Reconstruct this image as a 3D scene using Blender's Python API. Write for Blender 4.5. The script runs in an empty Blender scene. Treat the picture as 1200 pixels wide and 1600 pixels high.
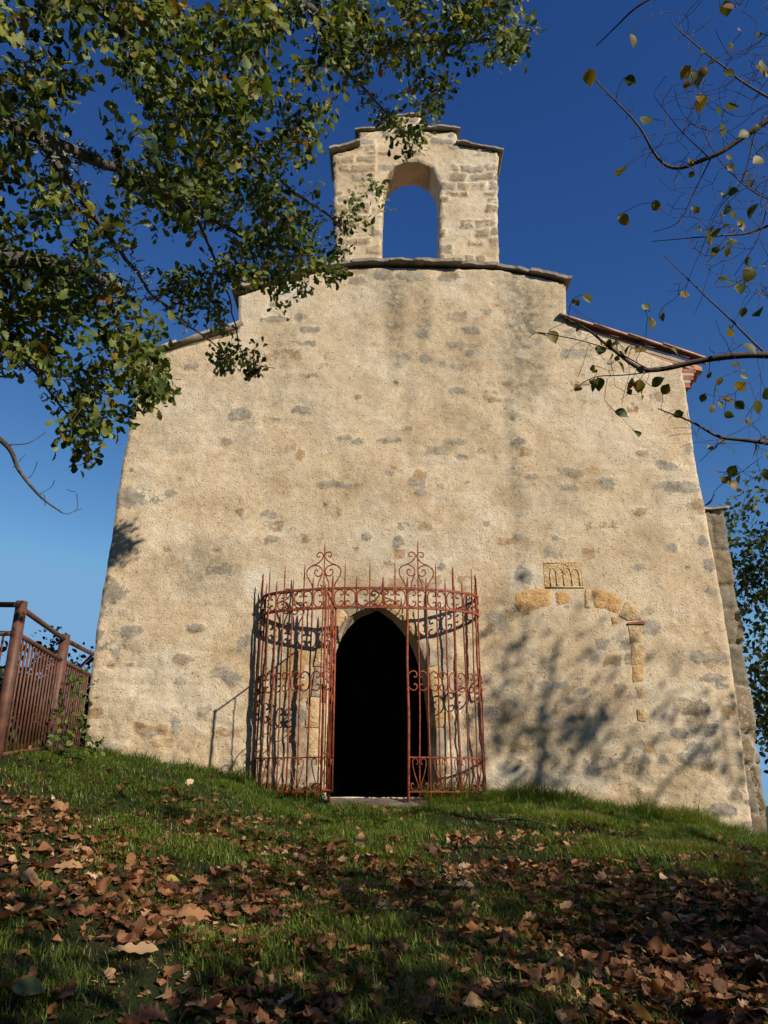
import bpy, math, random
import numpy as np
from mathutils import Vector
from mathutils.geometry import delaunay_2d_cdt

# ------------------------------------------------------------------ camera, sky, sun, exposure
scene = bpy.context.scene
COL = scene.collection
rng = np.random.default_rng(7)
random.seed(7)
EYE = 1.6
PITCH = math.radians(20.6)
FPX = 1202.0
cam_d = bpy.data.cameras.new("camera")
cam = bpy.data.objects.new("camera", cam_d)
COL.objects.link(cam)
cam.location = (0, 0, EYE)
cam.rotation_euler = (math.pi / 2 + PITCH, 0, 0)
cam_d.sensor_fit = 'VERTICAL'
cam_d.sensor_height = 32.0
cam_d.lens = 32.0 * FPX / 1600.0
cam_d.clip_start = 0.05
cam_d.clip_end = 3000
scene.camera = cam

SUN_DIR = Vector((1.0, -1.0, 0.81)).normalized()
SUN_EL = math.asin(SUN_DIR.z)
SUN_ROT = math.atan2(SUN_DIR.x, SUN_DIR.y)
world = bpy.data.worlds.new("World")
scene.world = world
world.use_nodes = True
wnt = world.node_tree
sky = wnt.nodes.new('ShaderNodeTexSky')
sky.sky_type = 'NISHITA'
sky.sun_disc = False
sky.sun_elevation = SUN_EL
sky.sun_rotation = SUN_ROT
sky.altitude = 1200
sky.air_density = 1.0
sky.dust_density = 0.3
sky.ozone_density = 3.0
bg = wnt.nodes['Background']
bg.inputs[1].default_value = 0.085
# deep, clear autumn sky: the sky's own colours with a steeper response per channel
sep = wnt.nodes.new('ShaderNodeSeparateColor'); com = wnt.nodes.new('ShaderNodeCombineColor')
wnt.links.new(sky.outputs[0], sep.inputs[0])
for i_, (p_, a_, m_) in enumerate(((1.78, .57, 1.9), (1.50, .68, 3.9), (1.048, 1.12, 6.5))):
    pw = wnt.nodes.new('ShaderNodeMath'); pw.operation = 'POWER'; pw.inputs[1].default_value = p_
    ml = wnt.nodes.new('ShaderNodeMath'); ml.operation = 'MULTIPLY'; ml.inputs[1].default_value = a_
    mn = wnt.nodes.new('ShaderNodeMath'); mn.operation = 'MINIMUM'; mn.inputs[1].default_value = m_
    wnt.links.new(sep.outputs[i_], pw.inputs[0]); wnt.links.new(pw.outputs[0], ml.inputs[0])
    wnt.links.new(ml.outputs[0], mn.inputs[0]); wnt.links.new(mn.outputs[0], com.inputs[i_])
wnt.links.new(com.outputs[0], bg.inputs[0])

sun_d = bpy.data.lights.new("sun", 'SUN')
sun_d.energy = 5.0
sun_d.angle = math.radians(0.5)
sun_d.color = (1.0, 0.90, 0.76)
sun = bpy.data.objects.new("sun", sun_d)
COL.objects.link(sun)
sun.rotation_euler = SUN_DIR.to_track_quat('Z', 'Y').to_euler()

scene.view_settings.view_transform = 'Standard'
scene.view_settings.look = 'None'
scene.view_settings.exposure = 0.25
scene.view_settings.gamma = 1.0
scene.cycles.max_bounces = 6
scene.cycles.transparent_max_bounces = 8

# ------------------------------------------------------------------ helpers
D = 10.2                                  # distance of the chapel front
CP, SP = math.cos(PITCH), math.sin(PITCH)


def ray(px, py):
    a, b = (np.asarray(px) - 600) / FPX, (800 - np.asarray(py)) / FPX
    v = np.stack([a, CP - b * SP, SP + b * CP], -1)
    return v / np.linalg.norm(v, axis=-1, keepdims=True)


def at_y(px, py, y):
    d = ray(px, py)
    return d * (np.asarray(y) / d[..., 1])[..., None] + np.array([0, 0, EYE])


def at_r(px, py, r):
    return ray(px, py) * np.asarray(r)[..., None] + np.array([0, 0, EYE])


def wxz(px, py, y=D):
    p = at_y(px, py, y)
    return float(p[0]), float(p[2])


def _h2(ix, iy, s):
    h = (ix * 374761393 + iy * 668265263 + s * 974634777) & 0xFFFFFFFF
    h = ((h ^ (h >> 13)) * 1274126177) & 0xFFFFFFFF
    return ((h ^ (h >> 16)) & 0xFFFF) / 65535.0


def vnoise(x, y, s=0):
    x = np.asarray(x, float); y = np.asarray(y, float)
    ix = np.floor(x).astype(np.int64); iy = np.floor(y).astype(np.int64)
    fx = x - ix; fy = y - iy
    fx = fx * fx * (3 - 2 * fx); fy = fy * fy * (3 - 2 * fy)
    a = _h2(ix, iy, s); b = _h2(ix + 1, iy, s); c = _h2(ix, iy + 1, s); d = _h2(ix + 1, iy + 1, s)
    return (a * (1 - fx) + b * fx) * (1 - fy) + (c * (1 - fx) + d * fx) * fy


def fbm(x, y, s=0, o=4):
    t = 0.0; a = 0.5
    for i in range(o):
        t = t + a * (vnoise(x, y, s + i * 17) - 0.5)
        x = np.asarray(x) * 2.03 + 13.7; y = np.asarray(y) * 2.03 + 7.1; a *= 0.5
    return t * 2


def sstep(a, b, x):
    t = np.clip((x - a) / (b - a), 0, 1)
    return t * t * (3 - 2 * t)


def mesh_np(name, V, F, attrs=None, smooth=True):
    """V (n,3); F list of int arrays (m,k)."""
    me = bpy.data.meshes.new(name)
    V = np.ascontiguousarray(V, np.float32)
    F = [np.asarray(f, np.int32) for f in (F if isinstance(F, list) else [F]) if len(f)]
    me.vertices.add(len(V)); me.vertices.foreach_set('co', V.ravel())
    idx = np.concatenate([f.ravel() for f in F])
    cnt = np.concatenate([np.full(len(f), f.shape[1], np.int32) for f in F])
    st = np.concatenate([[0], np.cumsum(cnt)[:-1]]).astype(np.int32)
    me.loops.add(len(idx)); me.loops.foreach_set('vertex_index', idx)
    me.polygons.add(len(cnt)); me.polygons.foreach_set('loop_start', st)
    try:
        me.polygons.foreach_set('loop_total', cnt)
    except Exception:
        pass
    me.polygons.foreach_set('use_smooth', np.full(len(cnt), smooth))
    for k, a in (attrs or {}).items():
        at = me.attributes.new(k, 'FLOAT', 'POINT')
        at.data.foreach_set('value', np.ascontiguousarray(a, np.float32))
    me.update(calc_edges=True)
    me.validate()
    return me


def link(name, me, mat=None, parent=None, loc=None):
    o = bpy.data.objects.new(name, me)
    COL.objects.link(o)
    if mat is not None and me is not None:
        me.materials.clear(); me.materials.append(mat)
    if parent is not None:
        o.parent = parent
        if loc is None and parent.location.length > 0:
            o.location = -parent.location      # geometry is written in world space
    if loc is not None:
        o.location = loc
    return o


def thing(name, label, cat, loc=(0, 0, 0), group=None):
    o = bpy.data.objects.new(name, None)
    COL.objects.link(o)
    o.empty_display_size = 0.2
    o.location = loc
    return tag(o, label, cat, group)


def tag(o, label, cat, group=None):
    o['label'] = label; o['category'] = cat
    if group: o['group'] = group
    return o


class Buf:
    """collects geometry for ONE mesh"""
    def __init__(s): s.V = []; s.F3 = []; s.F4 = []; s.n = 0; s.A = {}
    def add(s, V, F, **attrs):
        V = np.asarray(V, float)
        for f in (F if isinstance(F, list) else [F]):
            f = np.asarray(f)
            if len(f) == 0: continue
            (s.F3 if f.shape[1] == 3 else s.F4).append(f + s.n)
        for k, a in attrs.items():
            s.A.setdefault(k, []).append(np.broadcast_to(np.asarray(a, float), (len(V),)))
        s.V.append(V); s.n += len(V)
    def mesh(s, name, smooth=True):
        F = []
        if s.F3: F.append(np.concatenate(s.F3))
        if s.F4: F.append(np.concatenate(s.F4))
        return mesh_np(name, np.concatenate(s.V), F, {k: np.concatenate(a) for k, a in s.A.items()}, smooth)
    def build(s, name, mat, parent=None, smooth=True):
        return link(name, s.mesh(name, smooth), mat, parent)


def tube(path, rad, n=6, cap=True):
    P = np.asarray(path, float); m = len(P)
    R = np.broadcast_to(np.asarray(rad, float), (m,))
    T = np.gradient(P, axis=0); T /= np.linalg.norm(T, axis=1, keepdims=True) + 1e-12
    up = np.array([0, 0, 1.0]) if abs(T[0, 2]) < 0.9 else np.array([1.0, 0, 0])
    N = np.zeros_like(P); v = up - T[0] * up.dot(T[0]); N[0] = v / np.linalg.norm(v)
    for i in range(1, m):
        v = N[i - 1] - T[i] * N[i - 1].dot(T[i]); N[i] = v / (np.linalg.norm(v) + 1e-12)
    B = np.cross(T, N)
    a = np.arange(n) * 2 * math.pi / n
    V = P[:, None] + R[:, None, None] * (np.cos(a)[None, :, None] * N[:, None] + np.sin(a)[None, :, None] * B[:, None])
    i, j = np.meshgrid(np.arange(m - 1), np.arange(n), indexing='ij')
    F = np.stack([i * n + j, i * n + (j + 1) % n, (i + 1) * n + (j + 1) % n, (i + 1) * n + j], -1).reshape(-1, 4)
    V = V.reshape(-1, 3)
    F = [F]
    if cap:
        V = np.concatenate([V, P[:1], P[-1:]])
        k = np.arange(n)
        F.append(np.stack([(k + 1) % n, k, np.full(n, m * n)], -1))
        F.append(np.stack([(m - 1) * n + k, (m - 1) * n + (k + 1) % n, np.full(n, m * n + 1)], -1))
    return V, F


def box(x0, x1, y0, y1, z0, z1):
    V = np.array([[x, y, z] for x in (x0, x1) for y in (y0, y1) for z in (z0, z1)], float)
    F = np.array([[0, 1, 3, 2], [4, 6, 7, 5], [0, 4, 5, 1], [2, 3, 7, 6], [0, 2, 6, 4], [1, 5, 7, 3]])
    return V, F


def smooth_path(pts, n=6):
    """Catmull-Rom through the points"""
    P = np.asarray(pts, float)
    P = np.vstack([2 * P[0] - P[1], P, 2 * P[-1] - P[-2]])
    t = np.linspace(0, 1, n, endpoint=False)[:, None]
    out = []
    for i in range(1, len(P) - 2):
        a, b, c, d = P[i - 1], P[i], P[i + 1], P[i + 2]
        out.append(0.5 * (2 * b + (c - a) * t + (2 * a - 5 * b + 4 * c - d) * t ** 2 + (3 * b - a - 3 * c + d) * t ** 3))
    out.append(P[-2:-1])
    return np.vstack(out)


def inside(px, py, poly):
    poly = np.asarray(poly, float); r = np.zeros(np.shape(px), bool)
    j = len(poly) - 1
    for i in range(len(poly)):
        xi, yi = poly[i]; xj, yj = poly[j]
        c = ((yi > py) != (yj > py)) & (px < (xj - xi) * (py - yi) / (yj - yi + 1e-12) + xi)
        r ^= c; j = i
    return r


# ------------------------------------------------------------------ materials
def new_mat(name):
    m = bpy.data.materials.new(name); m.use_nodes = True
    nt = m.node_tree
    return m, nt, nt.nodes['Principled BSDF']


def N(nt, t, **kw):
    n = nt.nodes.new(t)
    for k, v in kw.items():
        if hasattr(n, k): setattr(n, k, v)
        else: n.inputs[k].default_value = v
    return n


def noise(nt, scale, detail=4, rough=0.55, co=None, dist=0.0):
    n = N(nt, 'ShaderNodeTexNoise', Scale=scale, Detail=detail, Roughness=rough, Distortion=dist)
    if co is None:
        co = obj_co(nt)
    nt.links.new(co, n.inputs['Vector'])
    return n.outputs['Fac']


def obj_co(nt):
    for n in nt.nodes:
        if n.bl_idname == 'ShaderNodeTexCoord': return n.outputs['Object']
    return N(nt, 'ShaderNodeTexCoord').outputs['Object']


def attr(nt, name):
    return N(nt, 'ShaderNodeAttribute', attribute_name=name).outputs['Fac']


def ramp(nt, fac, stops, interp='LINEAR'):
    r = N(nt, 'ShaderNodeValToRGB'); r.color_ramp.interpolation = interp
    e = r.color_ramp.elements
    while len(e) < len(stops): e.new(0.5)
    for i, (p, c) in enumerate(stops):
        e[i].position = p; e[i].color = (*c, 1) if len(c) == 3 else c
    nt.links.new(fac, r.inputs['Fac'])
    return r.outputs['Color']


def mix(nt, fac, a, b, mode='MIX'):
    m = N(nt, 'ShaderNodeMix', data_type='RGBA', blend_type=mode)
    for s, v in ((m.inputs[0], fac), (m.inputs[6], a), (m.inputs[7], b)):
        if isinstance(v, (int, float)): s.default_value = v
        elif isinstance(v, tuple): s.default_value = (*v, 1)
        else: nt.links.new(v, s)
    return m.outputs[2]


def math_(nt, op, a, b=0.0, c=0.0, clamp=False):
    m = N(nt, 'ShaderNodeMath', operation=op); m.use_clamp = clamp
    for s, v in zip(m.inputs, (a, b, c)):
        if isinstance(v, (int, float)): s.default_value = v
        else: nt.links.new(v, s)
    return m.outputs[0]


def bump(nt, b, h, strength=0.5, dist=0.02, prev=None):
    n = N(nt, 'ShaderNodeBump', Strength=strength, Distance=dist)
    nt.links.new(h, n.inputs['Height'])
    if prev is not None: nt.links.new(prev, n.inputs['Normal'])
    if b is not None: nt.links.new(n.outputs[0], b.inputs['Normal'])
    return n.outputs[0]


def mat_wall(name, dark=1.0):
    """rough lime render with stones showing through; attributes: stone, scol, stain, tone"""
    m, nt, b = new_mat(name)
    L = nt.links.new
    n1 = noise(nt, 1.1, 5, .6); n2 = noise(nt, 7, 5, .65); n3 = noise(nt, 45, 4, .7); n4 = noise(nt, 160, 3, .7)
    base = ramp(nt, math_(nt, 'ADD', math_(nt, 'MULTIPLY', n1, .6), math_(nt, 'MULTIPLY', n2, .4)),
                [(.32, (.53, .39, .24)), (.44, (.63, .495, .325)), (.56, (.70, .58, .41)), (.68, (.76, .67, .515))])
    base = mix(nt, ramp(nt, n3, [(.3, (0, 0, 0)), (.7, (1, 1, 1))]), mix(nt, 1.0, base, (.84, .80, .74), 'MULTIPLY'), base)
    # warm earthy flecks and dark pits
    pit = ramp(nt, noise(nt, 21, 3, .6, dist=.4), [(.655, (0, 0, 0)), (.70, (1, 1, 1))])
    base = mix(nt, math_(nt, 'MULTIPLY', pit, .4), base, (.24, .17, .10))
    fleck = ramp(nt, noise(nt, 70, 2, .5, dist=.6), [(.70, (0, 0, 0)), (.74, (1, 1, 1))])
    base = mix(nt, math_(nt, 'MULTIPLY', fleck, .45), base, (.20, .14, .085))
    blot = noise(nt, 2.3, 6, .68, dist=.3)
    base = mix(nt, 1.0, base, ramp(nt, blot, [(.34, (.78, .745, .70)), (.5, (.97, .965, .96)), (.66, (1.06, 1.06, 1.05))]), 'MULTIPLY')
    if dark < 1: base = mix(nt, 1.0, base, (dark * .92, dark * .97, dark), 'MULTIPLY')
    tone = attr(nt, 'tone')
    base = mix(nt, math_(nt, 'MULTIPLY', tone, .9, clamp=True), base, (.66, .60, .48))
    # stones
    sc = attr(nt, 'scol')
    grey = ramp(nt, n2, [(.3, (.21, .185, .15)), (.5, (.345, .31, .25)), (.7, (.48, .435, .355))])
    ochre = ramp(nt, n2, [(.3, (.36, .20, .075)), (.5, (.48, .30, .13)), (.7, (.55, .37, .19))])
    scol = mix(nt, sc, grey, ochre)
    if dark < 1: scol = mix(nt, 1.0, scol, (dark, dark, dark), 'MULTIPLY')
    scol = mix(nt, 1.0, scol, ramp(nt, n3, [(.3, (.72, .72, .72)), (.7, (1.12, 1.1, 1.08))]), 'MULTIPLY')
    st = attr(nt, 'stone')
    ms = math_(nt, 'ADD', st, math_(nt, 'MULTIPLY', math_(nt, 'SUBTRACT', noise(nt, 17, 6, .75, dist=.3), .5), 2.4))
    rim = ramp(nt, ms, [(.40, (0, 0, 0)), (.49, (1, 1, 1)), (.56, (0, 0, 0))])
    ms = ramp(nt, ms, [(.49, (0, 0, 0)), (.57, (1, 1, 1))])
    base = mix(nt, math_(nt, 'MULTIPLY', rim, .5), base, (.17, .13, .085))
    base = mix(nt, math_(nt, 'MULTIPLY', ms, math_(nt, 'ADD', .55, math_(nt, 'MULTIPLY', n1, .75), clamp=True)), base, scol)
    # weathering streaks with a shape of their own, plus painted shade on the buttress
    sn = attr(nt, 'stain')
    sm = math_(nt, 'MULTIPLY', sn, ramp(nt, noise(nt, 9, 5, .7), [(.34, (.15, .15, .15)), (.62, (1, 1, 1))]), clamp=True)
    base = mix(nt, sm, base, (.16, .14, .095))
    L(base, b.inputs['Base Color'])
    b.inputs['Roughness'].default_value = .93
    b.inputs['Specular IOR Level'].default_value = .2
    dent = ramp(nt, noise(nt, 38, 2, .5), [(.30, (0, 0, 0)), (.42, (1, 1, 1))])
    crack = ramp(nt, noise(nt, 5.5, 6, .72), [(.485, (1, 1, 1)), (.5, (.55, .55, .55)), (.515, (1, 1, 1))])
    h = math_(nt, 'ADD', math_(nt, 'MULTIPLY', n3, .6), math_(nt, 'MULTIPLY', n2, .35))
    h = math_(nt, 'ADD', h, math_(nt, 'MULTIPLY', dent, .45))
    h = math_(nt, 'ADD', h, math_(nt, 'MULTIPLY', crack, .25))
    h = math_(nt, 'SUBTRACT', h, math_(nt, 'MULTIPLY', pit, 1.1))
    p = bump(nt, None, h, .8, .022)
    bump(nt, b, n4, .7, .006, p)
    return m


def mat_simple(name, stops, scale=8, rough=.85, bump_s=.4, bump_d=.01, detail=5, bscale=None, metal=0.0):
    m, nt, b = new_mat(name)
    n = noise(nt, scale, detail, .65)
    nt.links.new(ramp(nt, n, stops), b.inputs['Base Color'])
    b.inputs['Roughness'].default_value = rough
    b.inputs['Metallic'].default_value = metal
    if bump_s: bump(nt, b, noise(nt, bscale or scale * 3, 4, .65), bump_s, bump_d)
    return m


def mat_leaf(name, stops, trans=.35, rough=.5, spec=.35):
    m, nt, b = new_mat(name)
    out = nt.nodes['Material Output']
    c = ramp(nt, attr(nt, 'tint'), stops)
    c = mix(nt, 1.0, c, ramp(nt, noise(nt, 60, 3, .6), [(.3, (.78, .78, .74)), (.7, (1.12, 1.1, 1.05))]), 'MULTIPLY')
    nt.links.new(c, b.inputs['Base Color'])
    b.inputs['Roughness'].default_value = rough
    b.inputs['Specular IOR Level'].default_value = spec
    t = N(nt, 'ShaderNodeBsdfTranslucent')
    nt.links.new(mix(nt, 1.0, c, (1.25, 1.2, .55), 'MULTIPLY'), t.inputs['Color'])
    s = N(nt, 'ShaderNodeMixShader'); s.inputs[0].default_value = trans
    nt.links.new(b.outputs[0], s.inputs[1]); nt.links.new(t.outputs[0], s.inputs[2])
    nt.links.new(s.outputs[0], out.inputs['Surface'])
    return m


M_wall = mat_wall('lime_render')
M_rubble = mat_wall('rubble_masonry')
M_butt = mat_wall('weathered_shaded_masonry', .60)  # darker copy of the wall; tree shade on the buttress put into its colour
M_slab = mat_simple('coping_stone', [(.3, (.13, .11, .085)), (.5, (.24, .20, .15)), (.68, (.36, .31, .24)), (.8, (.42, .40, .34))], 6, .9, .7, .012)
M_ochre = mat_simple('ochre_sandstone', [(.32, (.34, .175, .06)), (.45, (.50, .285, .105)), (.56, (.57, .36, .155)), (.68, (.62, .44, .24))], 11, .9, 1.0, .03)
M_pale_ochre = mat_simple('pale_sandstone', [(.32, (.38, .235, .10)), (.46, (.53, .36, .175)), (.58, (.60, .44, .25)), (.7, (.65, .51, .33))], 11, .9, 1.0, .03)
M_grime = mat_simple('greyed_stone', [(.3, (.20, .165, .115)), (.5, (.33, .28, .20)), (.7, (.46, .40, .31))], 5, .92, .8, .015)
M_step = mat_simple('worn_step_stone', [(.3, (.05, .04, .03)), (.5, (.10, .08, .058)), (.7, (.17, .14, .10))], 5, .92, .8, .015)
M_tile = mat_simple('terracotta', [(.3, (.24, .10, .055)), (.48, (.47, .225, .125)), (.62, (.54, .32, .21)), (.75, (.38, .31, .24))], 5, .85, .5, .008)
M_brick = mat_simple('eave_brick', [(.3, (.20, .065, .03)), (.5, (.30, .10, .05)), (.7, (.38, .17, .09))], 8, .85, .5, .008)
M_mortar = mat_simple('eave_mortar', [(.3, (.34, .29, .23)), (.7, (.52, .47, .39))], 8, .9, .5, .008)
M_wood = mat_simple('old_timber', [(.3, (.08, .055, .035)), (.7, (.17, .12, .08))], 6, .85, .4, .01)
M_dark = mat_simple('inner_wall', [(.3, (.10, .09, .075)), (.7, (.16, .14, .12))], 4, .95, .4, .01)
M_iron = mat_simple('red_oxide_paint', [(.3, (.06, .020, .013)), (.43, (.17, .040, .020)), (.54, (.255, .060, .028)), (.64, (.28, .085, .038)), (.74, (.13, .06, .03))], 22, .55, .35, .003)
M_iron.node_tree.nodes['Principled BSDF'].inputs['Specular IOR Level'].default_value = .2
M_rust = mat_simple('brown_rusty_paint', [(.3, (.055, .022, .014)), (.5, (.098, .038, .022)), (.7, (.15, .058, .032))], 9, .6, .35, .004)
M_bark = mat_simple('bark', [(.3, (.035, .028, .022)), (.55, (.085, .07, .055)), (.75, (.18, .17, .14))], 14, .95, .9, .02)
M_twig = mat_simple('twig_bark', [(.3, (.035, .022, .018)), (.7, (.10, .065, .05))], 20, .8, .4, .004)
M_lichen = mat_simple('lichen', [(.3, (.13, .14, .10)), (.6, (.27, .29, .22))], 40, .95, .9, .01)
M_oak = mat_leaf('oak_leaf', [(0, (.016, .032, .008)), (.35, (.062, .100, .017)), (.62, (.15, .19, .032)), (.80, (.27, .27, .06)), (.93, (.24, .175, .03)), (1, (.26, .12, .02))], .38, .5, .3)
M_hazel = mat_leaf('hazel_leaf', [(0, (.05, .075, .014)), (.45, (.10, .11, .018)), (.7, (.21, .15, .02)), (.9, (.32, .19, .02)), (1, (.20, .09, .02))], .42, .5, .35)
M_far = mat_leaf('far_tree_leaf', [(0, (.02, .036, .012)), (.5, (.045, .075, .02)), (.85, (.09, .12, .025)), (1, (.14, .14, .03))], .3, .6, .3)
M_shrub = mat_leaf('shrub_leaf', [(0, (.012, .022, .010)), (.6, (.03, .05, .016)), (1, (.06, .085, .02))], .25, .5, .35)
M_bramble = mat_leaf('bramble_leaf', [(0, (.05, .085, .018)), (.6, (.10, .15, .03)), (1, (.17, .17, .04))], .35, .5, .35)
M_grass = mat_leaf('grass_blade', [(0, (.022, .046, .008)), (.42, (.080, .140, .018)), (.75, (.20, .28, .04)), (.95, (.29, .28, .07)), (1, (.38, .31, .15))], .35, .45, .35)
M_dead = mat_leaf('dead_leaf', [(0, (.055, .022, .011)), (.25, (.12, .045, .020)), (.5, (.25, .108, .048)), (.75, (.38, .195, .095)), (.95, (.52, .34, .19)), (1, (.54, .40, .25))], .22, .6, .3)
M_ground = None


def mat_ground():
    m, nt, b = new_mat('grassy_soil')
    n1 = noise(nt, 1.6, 5, .7); n2 = noise(nt, 34, 6, .75)
    soil = ramp(nt, n2, [(.3, (.020, .016, .009)), (.55, (.050, .036, .020)), (.75, (.09, .06, .032))])
    moss = ramp(nt, n2, [(.3, (.014, .024, .006)), (.55, (.035, .058, .012)), (.75, (.065, .085, .02))])
    c = mix(nt, ramp(nt, n1, [(.40, (0, 0, 0)), (.60, (1, 1, 1))]), soil, moss)
    nt.links.new(c, b.inputs['Base Color'])
    b.inputs['Roughness'].default_value = .95
    b.inputs['Specular IOR Level'].default_value = .15
    bump(nt, b, n2, 1.0, .06)
    return m


M_ground = mat_ground()

# ------------------------------------------------------------------ ground
_wp = [wxz(px, py) for px, py in ((-60, 1135), (130, 1172), (230, 1190), (340, 1203), (400, 1226), (500, 1246), (600, 1252), (760, 1250), (870, 1250), (1000, 1272), (1090, 1292), (1178, 1312))]
PX = np.array([p[0] for p in _wp] + [9.0, 30.0, 400.0])
PZ = np.array([p[1] for p in _wp] + [_wp[-1][1] - .4, _wp[-1][1] - .9, -6.0])
ix0 = np.array([-400.0, -30.0, -9.0]); iz0 = np.array([-4.0, PZ[0] + .2, PZ[0] + .15])
PX = np.concatenate([ix0, PX]); PZ = np.concatenate([iz0, PZ])
CX0, CX1, CYB = -4.3, 5.1, 25.0          # chapel footprint


def ground_h(x, y, rough=True):
    x = np.asarray(x, float); y = np.asarray(y, float)
    p = sum(np.interp(x + d, PX, PZ) for d in (-.25, -.12, 0, .12, .25)) / 5
    t = y / D
    h = np.where(t < 0, .30 * t * D * .25, np.where(t < 1, p * (t + .10 * np.sin(math.pi * np.clip(t, 0, 1))), p - .10 * (y - D)))
    h = h + .34 * np.exp(-((x + 4.0) / 1.7) ** 2 - ((y - 6.6) / 2.1) ** 2)
    h = np.maximum(h, -8.0 - 0 * h)
    drop = np.minimum(np.clip((-3.72 - x) / 1.5, 0, 1), np.clip((y - 7.0) / 1.0, 0, 1))
    h = h - 4.0 * drop * drop * (3 - 2 * drop)
    if rough:
        near = np.exp(-(np.hypot(x, y - 5) / 14) ** 2)
        h = h + near * (.10 * fbm(x * .8, y * .8, 3) + .035 * fbm(x * 4, y * 4, 9))
    ins = (x > CX0 - .0) & (x < CX1) & (y > D + .25) & (y < CYB)
    return np.where(ins, np.minimum(h, 1.35), h)


def axis(lo, hi, step, far):
    c = np.arange(lo, hi + 1e-6, step)
    g = []; d = step
    v = hi
    while v < far: d *= 1.22; v += d; g.append(v)
    l = []; d = step; v = lo
    while v > -far: d *= 1.22; v -= d; l.append(v)
    return np.concatenate([l[::-1], c, g])


gx = axis(-8, 8, .09, 1500); gy = axis(-2, 13, .09, 1500)
GX, GY = np.meshgrid(gx, gy, indexing='ij')
GZ = ground_h(GX, GY)
ni, nj = GX.shape
ii, jj = np.meshgrid(np.arange(ni - 1), np.arange(nj - 1), indexing='ij')
gf = np.stack([ii * nj + jj, (ii + 1) * nj + jj, (ii + 1) * nj + jj + 1, ii * nj + jj + 1], -1).reshape(-1, 4)
ground = link('ground', mesh_np('ground', np.stack([GX, GY, GZ], -1).reshape(-1, 3), gf), M_ground)
ground['kind'] = 'structure'

# ------------------------------------------------------------------ chapel
CHX = wxz(650, 1240)[0]
chapel = thing('chapel', 'old rendered stone chapel with an open bell gable and a dark pointed doorway', 'chapel', (CHX, D, 1.6))


def densify(poly, step, jit=0.0, closed=True):
    P = np.asarray(poly, float); out = []
    n = len(P)
    for i in range(n if closed else n - 1):
        a, b = P[i], P[(i + 1) % n]
        L = np.linalg.norm(b - a); k = max(1, int(round(L / step)))
        for t in range(k):
            out.append(a + (b - a) * t / k)
    if not closed: out.append(P[-1])
    out = np.array(out)
    if jit:
        s = np.cumsum(np.concatenate([[0], np.linalg.norm(np.diff(out, axis=0), axis=1)]))
        out[:, 0] += jit * (fbm(s * 3.1, s * 0 + .5, 31) + .5 * fbm(s * 11, s * 0 + 2.5, 37))
        out[:, 1] += jit * .7 * (fbm(s * 3.3, s * 0 + 5.5, 41) + .5 * fbm(s * 12, s * 0 + 8.5, 43))
    return out


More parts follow.
